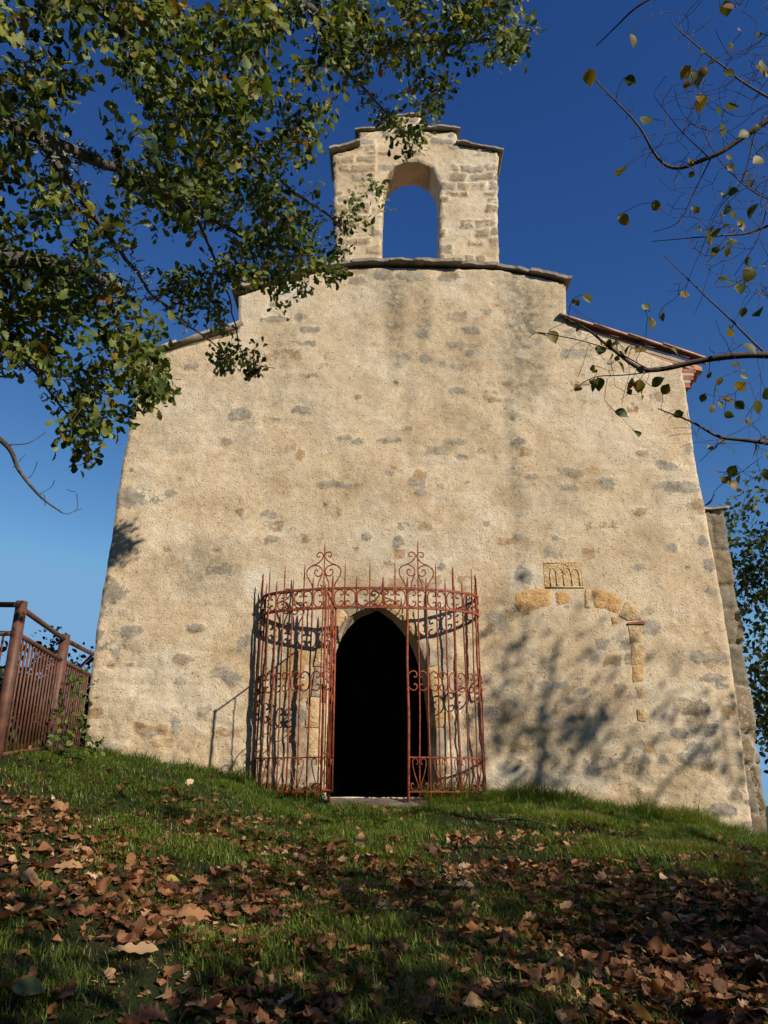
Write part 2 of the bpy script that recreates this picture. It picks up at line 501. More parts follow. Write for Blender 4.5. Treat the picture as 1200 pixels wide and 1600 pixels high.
def wall_mesh(name, outline, holes, y0, thick, step, field, mat, parent, jit=.02, back=True, reveal=None, edge_round=.03, splay=0.0):
    """a thick wall whose front is a fine irregular triangulation of the outline, displaced by field(x,z)->(dy, attrs)"""
    loops = [densify(outline, step, jit)] + [densify(h, step, jit * .7) for h in holes]
    mn = loops[0].min(0); mx = loops[0].max(0)
    gx_, gz_ = np.meshgrid(np.arange(mn[0], mx[0], step), np.arange(mn[1], mx[1], step * .92), indexing='ij')
    gx_ = gx_ + (np.arange(gx_.shape[1]) % 2)[None] * step * .5
    q = np.stack([gx_.ravel(), gz_.ravel()], -1) + rng.uniform(-.22, .22, (gx_.size, 2)) * step
    ok = inside(q[:, 0], q[:, 1], loops[0])
    for h in loops[1:]: ok &= ~inside(q[:, 0], q[:, 1], h)
    q = q[ok]
    # keep grid points off the loops
    bp = np.concatenate(loops)
    key = set()
    c = step * .6
    for x, z in bp:
        i, j = int(math.floor(x / c)), int(math.floor(z / c))
        for a in (-1, 0, 1):
            for d_ in (-1, 0, 1): key.add((i + a, j + d_))
    kk = np.floor(q / c).astype(int)
    q = q[[(a, b_) not in key for a, b_ in kk]]
    pts = np.concatenate([bp, q]); edges = []; o = 0
    for l in loops:
        n = len(l); edges += [(o + i, o + (i + 1) % n) for i in range(n)]; o += n
    vs, _, fs, vo, _, _ = delaunay_2d_cdt([Vector((a, b_)) for a, b_ in pts], edges, [], 0, 1e-6)
    P = np.array([(v.x, v.y) for v in vs])
    F = np.array([f for f in fs if len(f) == 3])
    cen = P[F].mean(1)
    keep = inside(cen[:, 0], cen[:, 1], loops[0])
    for h in loops[1:]: keep &= ~inside(cen[:, 0], cen[:, 1], h)
    F = F[keep]
    a, b_, c_ = P[F[:, 0]], P[F[:, 1]], P[F[:, 2]]
    fl = np.cross(b_ - a, c_ - a) < 0
    F[fl] = F[fl][:, ::-1]                       # CCW in (x,z): normal is -y
    dy, at = field(P[:, 0], P[:, 1])
    # map original loop indices
    mp = {}
    for k, orig in enumerate(vo):
        for oi in orig: mp[oi] = k
    B = Buf()
    V = np.stack([P[:, 0], y0 + dy, P[:, 1]], -1)
    o = 0
    lid = []
    for l in loops:
        lid.append(np.array([mp[o + i] for i in range(len(l))])); o += len(l)
    for l in lid: V[l, 1] += edge_round
    B.add(V, F, **at)
    nseg = 7
    for li, l in enumerate(lid):
        th = thick if (li == 0 or reveal is None) else reveal
        ring = V[l]; m = len(l)
        rows = [ring]
        for s in range(1, nseg + 1):
            r = ring.copy(); f = s / nseg
            if li > 0 and splay:
                hc = .5 * (ring[:, 0].min() + ring[:, 0].max()); hb = ring[:, 2].min()
                r[:, 0] = hc + (r[:, 0] - hc) * (1 - splay * f); r[:, 2] = hb + (r[:, 2] - hb) * (1 - .12 * splay * f)
            r[:, 1] = ring[:, 1] * (1 - f) + (y0 + th) * f
            w = .5 * jit * math.sin(math.pi * f)
            r[:, 0] += w * fbm(r[:, 1] * 7 + 3, r[:, 2] * 7, 61) * 2; r[:, 2] += w * fbm(r[:, 0] * 7, r[:, 1] * 7, 67)
            rows.append(r)
        VV = np.concatenate(rows)
        i, j = np.meshgrid(np.arange(nseg), np.arange(m), indexing='ij')
        FF = np.stack([i * m + j, (i + 1) * m + j, (i + 1) * m + (j + 1) % m, i * m + (j + 1) % m], -1).reshape(-1, 4)
        if li > 0: FF = FF[:, ::-1]
        ta = {k: np.tile(v[l], nseg + 1) for k, v in at.items()}
        B.add(VV, FF, **ta)
    if back:
        Vb = V.copy(); Vb[:, 1] = y0 + thick - dy
        for l in lid: Vb[l, 1] = y0 + thick
        B.add(Vb, F[:, ::-1], **at)
    return B.build(name, mat, parent)


def px_poly(pts, y=D): return [wxz(a, b, y) for a, b in pts]


# door opening (pointed arch), px coordinates on the front plane
door_px = [(494, 1300), (496, 1180), (500, 1100), (507, 1045), (517, 1003), (535, 974), (557, 957), (578, 949), (590, 945),
           (602, 951), (620, 964), (640, 985), (657, 1014), (670, 1055), (679, 1110), (682, 1180), (683, 1300)]
DOOR = smooth_path(px_poly(door_px), 4)
SILL_Z = wxz(590, 1243)[1]
DOOR = [(x, max(z, SILL_Z - .02)) for x, z in DOOR]
DOOR = [p for i, p in enumerate(DOOR) if i == 0 or math.hypot(p[0] - DOOR[i - 1][0], p[1] - DOOR[i - 1][1]) > .01]

front_px = [(106, 1420), (128, 1200), (137, 1090), (150, 985), (166, 890), (184, 770), (205, 640), (226, 558), (371, 519),
            (373, 462), (420, 446), (490, 426), (540, 418), (600, 416), (700, 417), (780, 421), (840, 432), (884, 441), (885, 506),
            (1066, 570), (1080, 660), (1091, 740), (1103, 800), (1118, 880), (1133, 960), (1149, 1070), (1162, 1170), (1176, 1290), (1192, 1420)]
FRONT = px_poly(front_px)

STONES = [  # px, py, half width, half height, ochre share, raise
    (528, 757, 30, 6, 0, 1), (472, 711, 8, 7, .9, 1), (540, 683, 11, 5, .1, 1), (610, 688, 13, 5, .1, 1), (632, 558, 8, 5, 0, -1), (483, 516, 15, 5, .1, 1),
    (467, 497, 5, 7, .2, -1), (375, 648, 15, 9, 0, 1), (205, 778, 36, 14, .05, 1), (300, 572, 12, 5, .2, 1), (268, 770, 9, 6, .1, 1), (715, 690, 19, 5, 0, 1),
    (812, 690, 11, 6, .1, 1), (738, 516, 13, 6, 0, 1), (712, 540, 15, 8, .1, 1), (735, 550, 10, 6, 0, 1), (665, 558, 11, 8, 0, 1), (660, 520, 10, 8, 0, 1),
    (715, 610, 9, 5, 0, 1), (1040, 727, 15, 6, 0, 1), (1065, 760, 32, 8, .1, 1), (950, 755, 13, 9, 0, 1), (885, 735, 12, 6, .1, 1), (890, 762, 14, 5, 0, 1),
    (1078, 702, 7, 8, 0, 1), (815, 897, 17, 12, -.4, 1), (780, 972, 18, 16, .1, 1), (865, 1126, 26, 7, 0, 1), (908, 1080, 13, 6, 0, 1), (850, 1071, 11, 7, -.2, 1),
    (872, 1072, 16, 7, -.3, 1), (1105, 1027, 30, 9, 0, 1), (1115, 1060, 17, 6, 0, 1), (1087, 1108, 22, 11, .25, 1), (1060, 1147, 12, 9, 0, 1), (1088, 1186, 24, 13, 0, 1),
    (1003, 1186, 15, 11, 0, 1), (940, 1192, 20, 9, .15, 1), (1040, 1188, 8, 7, 0, 1), (1128, 1266, 28, 9, 0, 1), (1163, 1296, 14, 14, .1, 1), (1068, 1290, 18, 9, .2, 1),
    (172, 926, 23, 22, .1, 1), (208, 985, 20, 9, 0, 1), (150, 990, 9, 9, 0, 1), (182, 1021, 9, 8, 0, 1), (310, 982, 14, 6, .1, 1), (283, 1030, 14, 9, .3, 1),
    (229, 1146, 13, 6, 0, 1), (340, 1050, 16, 8, .1, 1), (362, 1060, 16, 10, 0, 1), (280, 1065, 9, 7, 0, 1), (320, 1110, 12, 12, .15, 1), (275, 1135, 9, 11, 0, 1),
    (165, 1166, 14, 9, .15, 1), (460, 1040, 24, 34, .95, 1), (470, 1085, 26, 9, .7, 1), (462, 1120, 20, 13, .0, 1), (474, 1170, 24, 22, .5, 1), (468, 1210, 20, 12, .1, 1),
    (685, 1090, 15, 26, .5, 1), (690, 1150, 14, 18, .35, 1), (690, 1035, 14, 24, .2, 1), (700, 1000, 10, 12, .1, 1), (700, 1120, 9, 11, .8, 1), (690, 1205, 16, 12, .1, 1),
    (558, 857, 7, 3, .9, 1), (572, 838, 9, 7, 0, 1), (622, 845, 8, 9, 0, 1), (428, 842, 10, 5, 0, 1), (690, 885, 6, 6, 0, 1), (800, 655, 5, 4, 0, -1), (808, 565, 6, 5, 0, -1),
    (830, 745, 9, 5, .1, 1), (620, 598, 5, 4, 0, 1), (560, 690, 8, 5, 0, 1), (608, 740, 6, 4, 0, -1), (375, 800, 7, 5, .1, 1), (420, 560, 6, 4, .9, 1), (424, 555, 8, 4, .8, 1),
    (430, 500, 22, 4, .1, 1), (470, 640, 14, 6, .1, 1), (355, 690, 10, 6, .2, 1), (660, 770, 8, 5, .1, 1), (690, 760, 6, 4, 0, 1), (560, 620, 5, 4, .6, 1), (1000, 800, 10, 7, .8, 1),
    (1090, 790, 18, 12, .55, 1), (1098, 845, 8, 9, 0, 1), (1108, 882, 9, 9, 0, 1), (1112, 922, 12, 6, .1, 1), (1050, 855, 8, 6, 0, 1), (1000, 885, 9, 6, 0, 1), (868, 840, 6, 6, 0, 1),
    (945, 1120, 8, 7, 0, 1), (1150, 1240, 10, 12, .3, 1), (610, 880, 9, 4, .4, 1), (530, 800, 4, 6, .7, 1), (655, 742, 12, 8, .9, 0), (600, 430, 16, 8, .1, 1), (640, 432, 20, 7, .1, 1),
    (560, 440, 14, 6, .2, 1), (700, 432, 16, 6, .15, 1), (900, 740, 10, 7, .3, 1), (760, 820, 6, 5, .1, -1), (810, 840, 7, 5, .1, 1), (690, 570, 5, 4, .1, -1)]
STAINS = [(806, 760, 13, 330, .62), (800, 1080, 16, 170, .6), (640, 560, 14, 120, .4), (560, 500, 20, 60, .35), (618, 485, 20, 90, .95), (665, 500, 16, 70, .8), (815, 500, 34, 105, 1.0), (822, 570, 38, 56, .75), (590, 440, 30, 22, .5), (880, 470, 26, 44, .35),
          (440, 560, 22, 70, .55), (470, 500, 30, 26, .4), (385, 660, 16, 70, .45), (320, 880, 60, 40, .55), (300, 905, 30, 26, .6), (810, 1000, 14, 150, .35),
          (800, 940, 24, 60, .4), (480, 740, 60, 24, .18), (700, 930, 40, 24, .2), (345, 1130, 14, 46, .3), (1090, 1020, 55, 18, .3), (930, 470, 60, 10, .2),
          (200, 1120, 60, 30, .22), (250, 1180, 90, 12, .35), (900, 1160, 120, 30, .18)]
PALES = [(600, 850, 120, 50, .45), (300, 1090, 90, 60, .55), (210, 1060, 60, 70, .35), (1020, 1110, 50, 50, .3), (560, 470, 60, 20, .4), (330, 640, 60, 40, .3), (950, 690, 60, 40, .3), (460, 455, 26, 18, 1.0), (405, 905, 24, 30, .9), (820, 910, 30, 20, .5), (250, 1040, 60, 50, .5), (330, 1075, 50, 40, .5), (985, 590, 46, 8, .7), (845, 430, 30, 10, .6),
         (790, 1210, 60, 26, .8), (900, 1220, 70, 22, .6), (690, 960, 30, 40, .5), (480, 960, 40, 40, .5), (700, 1180, 30, 40, .5), (440, 890, 200, 60, .25), (380, 480, 20, 40, .4)]


def masonry(rowh, brick, seed, grey=.55, mort=.016):
    r = np.random.default_rng(seed)
    rows = np.cumsum(r.uniform(.65, 1.35, 200) * rowh)

    def f(x, z):
        xw = x + .06 * fbm(x * 4, z * 4, seed + 1, 4); zw = z + .075 * fbm(x * 2.6, z * 4, seed + 2, 4)
        zz = zw + 3.0
        ri = np.searchsorted(rows, zz)
        lo = np.where(ri > 0, rows[np.maximum(ri - 1, 0)], 0); hi = rows[np.minimum(ri, 199)]
        off = _h2(ri.astype(np.int64), ri.astype(np.int64) * 0 + 5, seed) * 7
        wl = brick * (.7 + .6 * _h2(ri.astype(np.int64), ri.astype(np.int64) * 0 + 9, seed))
        u = (xw + 50) / wl + off
        u = u + .22 * np.sin(u * 2.1 + ri)
        ci = np.floor(u).astype(np.int64); fu = u - ci
        ex = np.minimum(fu, 1 - fu) * wl; ez = np.minimum(zz - lo, hi - zz)
        e = np.minimum(ex, ez) + .028 * fbm(x * 12, z * 12, seed + 4, 3)
        h = sstep(mort * .3, mort * 2.6, e)
        rr = _h2(ci, ri.astype(np.int64), seed + 3); r2 = _h2(ci, ri.astype(np.int64), seed + 8)
        return h, rr, r2
    return f


def front_field(x, z):
    dy = .030 * fbm(x * .9, z * .9, 5) + .013 * fbm(x * 3.2, z * 3.8, 6) + .005 * fbm(x * 11, z * 13, 8, 3)
    stone = np.zeros_like(x); sc = np.zeros_like(x); stain = np.zeros_like(x); tone = np.zeros_like(x)
    wob = .75 * fbm(x * 8, z * 8, 77, 5)

    def one(cx, cz, rx, rz, oc, up, amp=.011):
        nonlocal stone, sc, dy
        m = (np.abs(x - cx) < rx * 1.9) & (np.abs(z - cz) < rz * 1.9)
        if not m.any(): return
        d = np.sqrt(((x[m] - cx) / rx) ** 2 + ((z[m] - cz) / rz) ** 2) + wob[m]
        s = np.clip(1.5 - d, 0, 1)
        w = s > stone[m]
        t = stone[m]; t[w] = s[w]; stone[m] = t
        t = sc[m]; t[w] = oc; sc[m] = t
        k = np.clip(sstep(1.25, .75, d), 0, 1)
        dy[m] -= up * amp * k
    for px, py, hw, hh, oc, up in STONES:
        cx, cz = wxz(px, py); x1, _ = wxz(px + hw, py); _, z1 = wxz(px, py - hh)
        one(cx, cz, x1 - cx, z1 - cz, oc, up)
    # coursed rubble that shows faintly through the render, bare here and there
    gh, grr, gr2 = masonry(.20, .36, 63)(x, z)
    lowz = sstep(5.0, 2.4, z)
    dy -= .007 * gh * (.3 + grr) * (.35 + .65 * lowz)
    bare = gr2 > (.935 - .10 * lowz)
    gs = gh * bare * np.clip(.62 + .9 * fbm(x * 5, z * 6, 65, 4), 0, 1)
    w_ = gs > stone
    stone = np.where(w_, gs, stone); sc = np.where(w_, np.clip(grr * 1.1 - .15, 0, .8), sc)
    tone = np.maximum(tone, .45 * gh * (grr > .8) * np.clip(.5 + fbm(x * 4, z * 4, 66, 3), 0, 1))
    r = np.random.default_rng(3)
    for i in range(90):
        cx = r.uniform(-4.1, 4.7); cz = r.uniform(1.2, 10.0)
        if r.random() < .35: cz = r.uniform(1.2, 4.5)
        w = r.uniform(.012, .04) * (1.6 if r.random() < .15 else 1)
        one(cx, cz, w * r.uniform(1.0, 2.0), w * r.uniform(.6, 1.0), r.choice([0, .2, .5, .6, .9]), r.choice([1, -1.2, -1.2]), .014)
    for px, py, hw, hh, s in STAINS:
        cx, cz = wxz(px, py); x1, _ = wxz(px + hw, py); _, z1 = wxz(px, py - hh)
        d = np.sqrt(((x - cx) / (x1 - cx)) ** 2 + ((z - cz) / (z1 - cz)) ** 2) + .55 * fbm(x * 5, z * 2.2, 91, 4)
        stain = np.maximum(stain, s * np.clip(1.35 - d, 0, 1))
    for px, py, hw, hh, s in PALES:
        cx, cz = wxz(px, py); x1, _ = wxz(px + hw, py); _, z1 = wxz(px, py - hh)
        d = np.sqrt(((x - cx) / (x1 - cx)) ** 2 + ((z - cz) / (z1 - cz)) ** 2) + 1.0 * fbm(x * 3, z * 3, 95, 4)
        tone = np.maximum(tone, s * np.clip(1.4 - d, 0, 1))
    sc = np.clip(sc, -.5, 1)
    stain = np.maximum(stain, .30 * np.clip(fbm(x * .9, z * .55, 121, 5) * 2.2 - .15, 0, 1))
    stain = np.maximum(stain, .34 * sstep(8.2, 9.6, z) * np.clip(fbm(x * 2.6, z * .35, 123, 4) * 2.4, 0, 1))
    tone = np.maximum(tone, .35 * np.clip(fbm(x * 1.3, z * 1.8, 99, 4) * 2 - .2, 0, 1))
    # smoother infill of the blocked doorway
    bx0, bz0 = wxz(795, 1140); bx1, bz1 = wxz(1020, 868)
    inb = sstep(bx0 - .15, bx0 + .1, x) * sstep(bx1 + .15, bx1 - .1, x) * sstep(bz0 - .2, bz0 + .1, z) * sstep(bz1 + .2, bz1 - .05, z)
    dy = dy * (1 - .75 * inb)
    # broken-out render low on the wall
    low = sstep(4.6, 2.2, z)
    dy -= (.35 + .65 * low) * .013 * sstep(.03, .07, fbm(x * 1.7, z * 2.1, 58, 5)) * (1 - inb)
    dy += low * .045 * np.abs(fbm(x * 2.3, z * 3.0, 55, 4)) * (1 - inb)
    return dy, dict(stone=stone, scol=np.clip(sc, 0, 1), stain=stain, tone=np.clip(tone + (sc < 0) * stone * .8, 0, 1))


wall_mesh('front_wall', FRONT, [DOOR], D, .85, .03, front_field, M_wall, chapel, jit=.017, back=False, reveal=.20, splay=.13)


def belfry_field_factory(seed, rowh, brick, cover, grey=.4):
    mf = masonry(rowh, brick, seed)

    def f(x, z):
        h, rr, r2 = mf(x, z)
        cov = sstep(cover - .12, cover + .12, rr + .45 * fbm(x * 2, z * 2, seed + 20))
        hs = h * cov
        dy = -.024 * hs * (.5 + r2) + .014 * fbm(x * 4, z * 4, seed + 5) + .006 * fbm(x * 15, z * 15, seed + 6, 3)
        stone = hs * (.62 + .38 * (r2 < .7))
        sc = np.where(r2 < grey, 0.10 + .5 * r2, .40 + .5 * (r2 - grey))
        tone = np.clip((rr > .86) * h * .9 + .5 * np.clip(fbm(x * 1.5, z * 1.5, seed + 9) * 2 - .1, 0, 1), 0, 1)
        stain = .35 * np.clip(fbm(x * 1.7, z * 1.2, seed + 11) * 2 - .35, 0, 1)
        return dy, dict(stone=stone, scol=sc, stain=stain, tone=tone)
    return f


YB = D + .14
bel_px = [(524, 450), (522, 330), (521, 240), (560, 230), (561, 206), (598, 202), (599, 184), (658, 182), (664, 204), (713, 206), (716, 226), (779, 238), (778, 330), (781, 450)]
arch_px = [(596, 408), (597, 350), (598, 305), (602, 278), (613, 262), (630, 253), (645, 251), (662, 254), (676, 264), (685, 282), (688, 310), (687, 350), (686, 408)]
BEL = px_poly(bel_px, YB)
ARCH = smooth_path(px_poly(arch_px, YB), 4)
wall_mesh('bell_gable', BEL, [[tuple(p) for p in ARCH]], YB, .58, .028, belfry_field_factory(21, .155, .30, .50), M_rubble, chapel, jit=.03)


def slab_mesh(p0, p1, y0, y1, th, seed, over=.0):
    """a rough stone slab lying along p0-p1 (x,z), from depth y0 to y1"""
    r = np.random.default_rng(seed)
    L = math.hypot(p1[0] - p0[0], p1[1] - p0[1]); nx = max(3, int(L / .05)); ny = 7
    u = np.linspace(0, 1, nx); v = np.linspace(0, 1, ny)
    U, W = np.meshgrid(u, v, indexing='ij')
    tx, tz = (p1[0] - p0[0]) / L, (p1[1] - p0[1]) / L
    yf = y0 + r.uniform(-.035, .035) + .05 * fbm(U * L * 6, U * 0, seed, 3)
    edge = np.minimum(np.minimum(U, 1 - U) * L, np.minimum(W, 1 - W) * (y1 - y0))
    rd = sstep(0, .03, edge)
    X = p0[0] + tx * U * L; Z0 = p0[1] + tz * U * L
    Y = yf + (y1 - yf) * W
    t = th * r.uniform(.75, 1.25)
    nz = .012 * fbm(X * 7, Y * 7, seed + 3)
    top = np.stack([X - tz * t, Y, Z0 + tx * t * (.65 + .35 * rd) + nz], -1)
    bot = np.stack([X, Y, Z0 + nz * .6], -1)
    n = nx * ny
    i, j = np.meshgrid(np.arange(nx - 1), np.arange(ny - 1), indexing='ij')
    q = np.stack([i * ny + j, (i + 1) * ny + j, (i + 1) * ny + j + 1, i * ny + j + 1], -1).reshape(-1, 4)
    F = [q, q[:, ::-1] + n]
    bd = [k * ny for k in range(nx)] + [(nx - 1) * ny + k for k in range(1, ny)] + [k * ny + ny - 1 for k in range(nx - 2, -1, -1)] + [k for k in range(ny - 2, 0, -1)]
    bd = np.array(bd); nb = np.roll(bd, -1)
    F.append(np.stack([nb, bd, bd + n, nb + n], -1))
    return np.concatenate([top.reshape(-1, 3), bot.reshape(-1, 3)]), F


def slab_row(pts_px, y_plane, y0, y1, th, lens, seed, mat=M_slab, name='coping_slab'):
    P = [np.array(wxz(a, b, y_plane)) for a, b in pts_px]
    seg = [np.linalg.norm(P[i + 1] - P[i]) for i in range(len(P) - 1)]
    tot = sum(seg); s = 0; k = 0; r = np.random.default_rng(seed)

    def pt(s):
        for i, L in enumerate(seg):
            if s <= L or i == len(seg) - 1: return P[i] + (P[i + 1] - P[i]) * s / L
            s -= L
    while s < tot - .02:
        l = min(r.uniform(*lens), tot - s)
        if tot - s - l < lens[0] * .5: l = tot - s
        B = Buf()
        a, b = pt(max(s - .012, 0)), pt(s + l + .012)
        dz = r.uniform(-.008, .012)
        B.add(*slab_mesh((a[0], a[1] + dz), (b[0], b[1] + dz + r.uniform(-.012, .012)), y0, y1, th, seed * 50 + k))
        B.build(name, mat, chapel, smooth=False)
        s += l; k += 1


# slabs along the shoulder of the front wall and on the steps of the bell gable
slab_row([(365, 460), (420, 445), (490, 424), (545, 415), (600, 413), (700, 414), (780, 418), (840, 430), (890, 440)], D, D - .09, D + .95, .075, (.28, .62), 3)
slab_row([(516, 240), (562, 228)], YB, YB - .07, YB + .66, .06, (.4, .6), 5)
slab_row([(555, 206), (602, 200)], YB, YB - .06, YB + .64, .05, (.4, .6), 6)
slab_row([(594, 184), (662, 181)], YB, YB - .06, YB + .64, .05, (.4, .7), 7)
slab_row([(658, 204), (718, 205)], YB, YB - .06, YB + .64, .05, (.5, .7), 8)
slab_row([(712, 225), (785, 238)], YB, YB - .08, YB + .68, .06, (.6, .8), 9)

# nave behind: walls, roof, floor
XL, ZL = wxz(226, 558); XR, ZR = wxz(1066, 570)
xm = (XL + XR) / 2
zr = wxz(600, 416)[1] - .35
NB = 24.0


def nave_part(name, V, F, mat): B = Buf(); B.add(V, F, tone=0., stone=0., scol=0., stain=0.); return B.build(name, mat, chapel, smooth=False)


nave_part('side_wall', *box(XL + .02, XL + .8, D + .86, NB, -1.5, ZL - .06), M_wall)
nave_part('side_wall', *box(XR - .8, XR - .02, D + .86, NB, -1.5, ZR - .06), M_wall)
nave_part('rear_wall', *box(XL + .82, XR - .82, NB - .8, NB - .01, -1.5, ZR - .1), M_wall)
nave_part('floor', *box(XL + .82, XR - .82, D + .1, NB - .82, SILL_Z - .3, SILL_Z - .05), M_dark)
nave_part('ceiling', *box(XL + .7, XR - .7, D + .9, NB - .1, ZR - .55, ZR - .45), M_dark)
# unseen inner walls and lid, added behind the doorway to keep it dark
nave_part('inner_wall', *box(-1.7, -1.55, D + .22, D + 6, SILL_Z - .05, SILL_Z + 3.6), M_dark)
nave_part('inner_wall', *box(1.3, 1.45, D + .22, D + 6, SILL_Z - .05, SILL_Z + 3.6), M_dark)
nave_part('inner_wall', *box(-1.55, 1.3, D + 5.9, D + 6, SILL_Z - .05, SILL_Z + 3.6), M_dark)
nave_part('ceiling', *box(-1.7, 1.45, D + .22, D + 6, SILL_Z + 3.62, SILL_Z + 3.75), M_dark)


def roof_side(xe, ze, sgn):
    """corrugated canal-tile sheet from eave to ridge"""
    ny = 260; ns = 24
    y = np.linspace(D + .02, NB + .2, ny); s = np.linspace(0, 1, ns)
    Y, S = np.meshgrid(y, s, indexing='ij')
    X = xe + sgn * .30 + (xm - xe - sgn * .30) * S
    sl = (zr - ze) / abs(xm - xe)
    Z = ze - .30 * sl + (zr - ze + .30 * sl) * S + .055 * np.abs(np.sin(Y * math.pi / .21)) + .025 * ((S * 12) % 1 < .5)
    V = np.concatenate([np.stack([X, Y, Z + .03], -1).reshape(-1, 3), np.stack([X, Y, Z - .06], -1).reshape(-1, 3)])
    i, j = np.meshgrid(np.arange(ny - 1), np.arange(ns - 1), indexing='ij')
    q = np.stack([i * ns + j, i * ns + j + 1, (i + 1) * ns + j + 1, (i + 1) * ns + j], -1).reshape(-1, 4)
    n = ny * ns
    e = [np.arange(ny) * ns, np.arange(ns), (ny - 1) * ns + np.arange(ns)]
    F = [q if sgn < 0 else q[:, ::-1], (q[:, ::-1] if sgn < 0 else q) + n]
    for l in e: F.append(np.stack([l[:-1], l[1:], l[1:] + n, l[:-1] + n], -1))
    B = Buf(); B.add(V, F)
    return B.build('roof', M_tile, chapel, smooth=False)


roof_side(XL, ZL, -1); roof_side(XR, ZR, 1)


def verge(pts_px, n, seed, mat):
    """overlapping curved tiles along the sloping edge of the front wall"""
    r = np.random.default_rng(seed)
    a = np.array(wxz(*pts_px[0])); b = np.array(wxz(*pts_px[1]))
    for k in range(n):
        t0, t1 = k / n - .02, (k + 1) / n + .06
        p, q = a + (b - a) * t0, a + (b - a) * t1
        p = p + np.array([0, .034 + r.uniform(-.006, .008)]); q = q + np.array([0, .010 + r.uniform(-.006, .006)])
        d = (q - p) / np.linalg.norm(q - p)
        m = 9; th = np.linspace(-.15, math.pi + .15, m); rad0, rad1 = .095, .080
        rows = []
        for (c, rd) in ((p, rad0), (q, rad1)):
            for off in (0, .016):
                rr = rd - off
                yy = D + .025 - .07 + .02 + .085 - rr * np.cos(th) * 1.0 - .05
                hh = rr * np.sin(th) * .62 - off * .2
                rows.append(np.stack([c[0] - d[1] * hh, yy, c[1] + d[0] * hh], -1))
        V = np.concatenate(rows); F = []
        i = np.arange(m - 1)
        o0, i0, o1, i1 = 0, m, 2 * m, 3 * m
        F.append(np.stack([o0 + i, o0 + i + 1, o1 + i + 1, o1 + i], -1))
        F.append(np.stack([i0 + i + 1, i0 + i, i1 + i, i1 + i + 1], -1))
        F.append(np.stack([o0 + i + 1, o0 + i, i0 + i, i0 + i + 1], -1))
        F.append(np.stack([o1 + i, o1 + i + 1, i1 + i + 1, i1 + i], -1))
        F.append(np.array([[o0, o1, i1, i0], [o1 + m - 1, o0 + m - 1, i0 + m - 1, i1 + m - 1]]))
        B = Buf(); B.add(V, F)
        B.build('verge_tile', mat, chapel, smooth=True)


verge([(877, 499), (1094, 562)], 4, 1, M_tile)
verge([(376, 508), (222, 556)], 3, 2, M_slab)
# pale bedding mortar / slab under the verge tiles, and the corbelled eave of brick and mortar on the right
for pts, mt in (([(885, 508), (1085, 570)], M_grime), ([(371, 519), (226, 562)], M_wood)):
    a = np.array(wxz(*pts[0])); b = np.array(wxz(*pts[1])); s = 1 if b[0] > a[0] else -1
    V = []
    for c in (a, b):
        for y in (D + .012, D + .8):
            for z in (-.03, .050): V.append((c[0], y, c[1] + z))
    B = Buf(); B.add(np.array(V), np.array([[0, 1, 3, 2], [4, 6, 7, 5], [0, 4, 5, 1], [2, 3, 7, 6], [0, 2, 6, 4], [1, 5, 7, 3]])); B.build('bedding_course', mt, chapel, smooth=False)
zc = ZR - .06
for k, (o, h, mt) in enumerate(((.20, .07, M_brick), (.165, .045, M_mortar), (.15, .075, M_brick), (.10, .045, M_mortar), (.085, .08, M_brick))):
    B = Buf(); B.add(*box(XR - .05, XR + o, D + .02 + .003 * k, NB - .3, zc - h + .0015, zc)); B.build('eave_course', mt, chapel, smooth=False)
    zc -= h
zc = ZL - .06
for k, (o, h, mt) in enumerate(((.20, .055, M_brick), (.14, .06, M_mortar), (.10, .06, M_brick))):
    B = Buf(); B.add(*box(XL - o, XL + .05, D + .3 + .003 * k, NB - .3, zc - h + .0015, zc)); B.build('eave_course', mt, chapel, smooth=False)
    zc -= h

# buttress at the right corner
BY = D + .75
but_px = [(1085, 800), (1131, 797), (1138, 860), (1146, 905), (1152, 955), (1164, 1030), (1176, 1110), (1186, 1190), (1197, 1300), (1215, 1480), (1085, 1480)]
but_f = belfry_field_factory(44, .46, .55, -.3, .35)


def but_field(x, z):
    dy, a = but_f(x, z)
    a['stain'] = np.clip(a['stain'] + .30 + .9 * fbm(x * 2, z * 1.1, 71), 0, .9); a['tone'] = a['tone'] * .6  # weathering plus painted tree shade over the whole buttress
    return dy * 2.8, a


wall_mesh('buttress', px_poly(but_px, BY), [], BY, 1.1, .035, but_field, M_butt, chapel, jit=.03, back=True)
slab_row([(1096, 799), (1135, 797)], BY, BY - .05, BY + 1.1, .05, (.5, .9), 12, M_grime)


# --- blocked doorway to the right of the door: ochre blocks, carved stone, jamb
def block(name, poly_px, mat, proud=.012, seed=0, label=None, step=.03):
    P = px_poly(poly_px)

    def fld(x, z): return .010 * fbm(x * 6, z * 6, seed, 3) + .004 * fbm(x * 25, z * 25, seed + 1, 2), {}
    o = wall_mesh(name, P, [], D - proud - .004, .12, step, fld, mat, chapel, jit=.016, back=False, edge_round=.018)
    if label: o['label'] = label
    return o


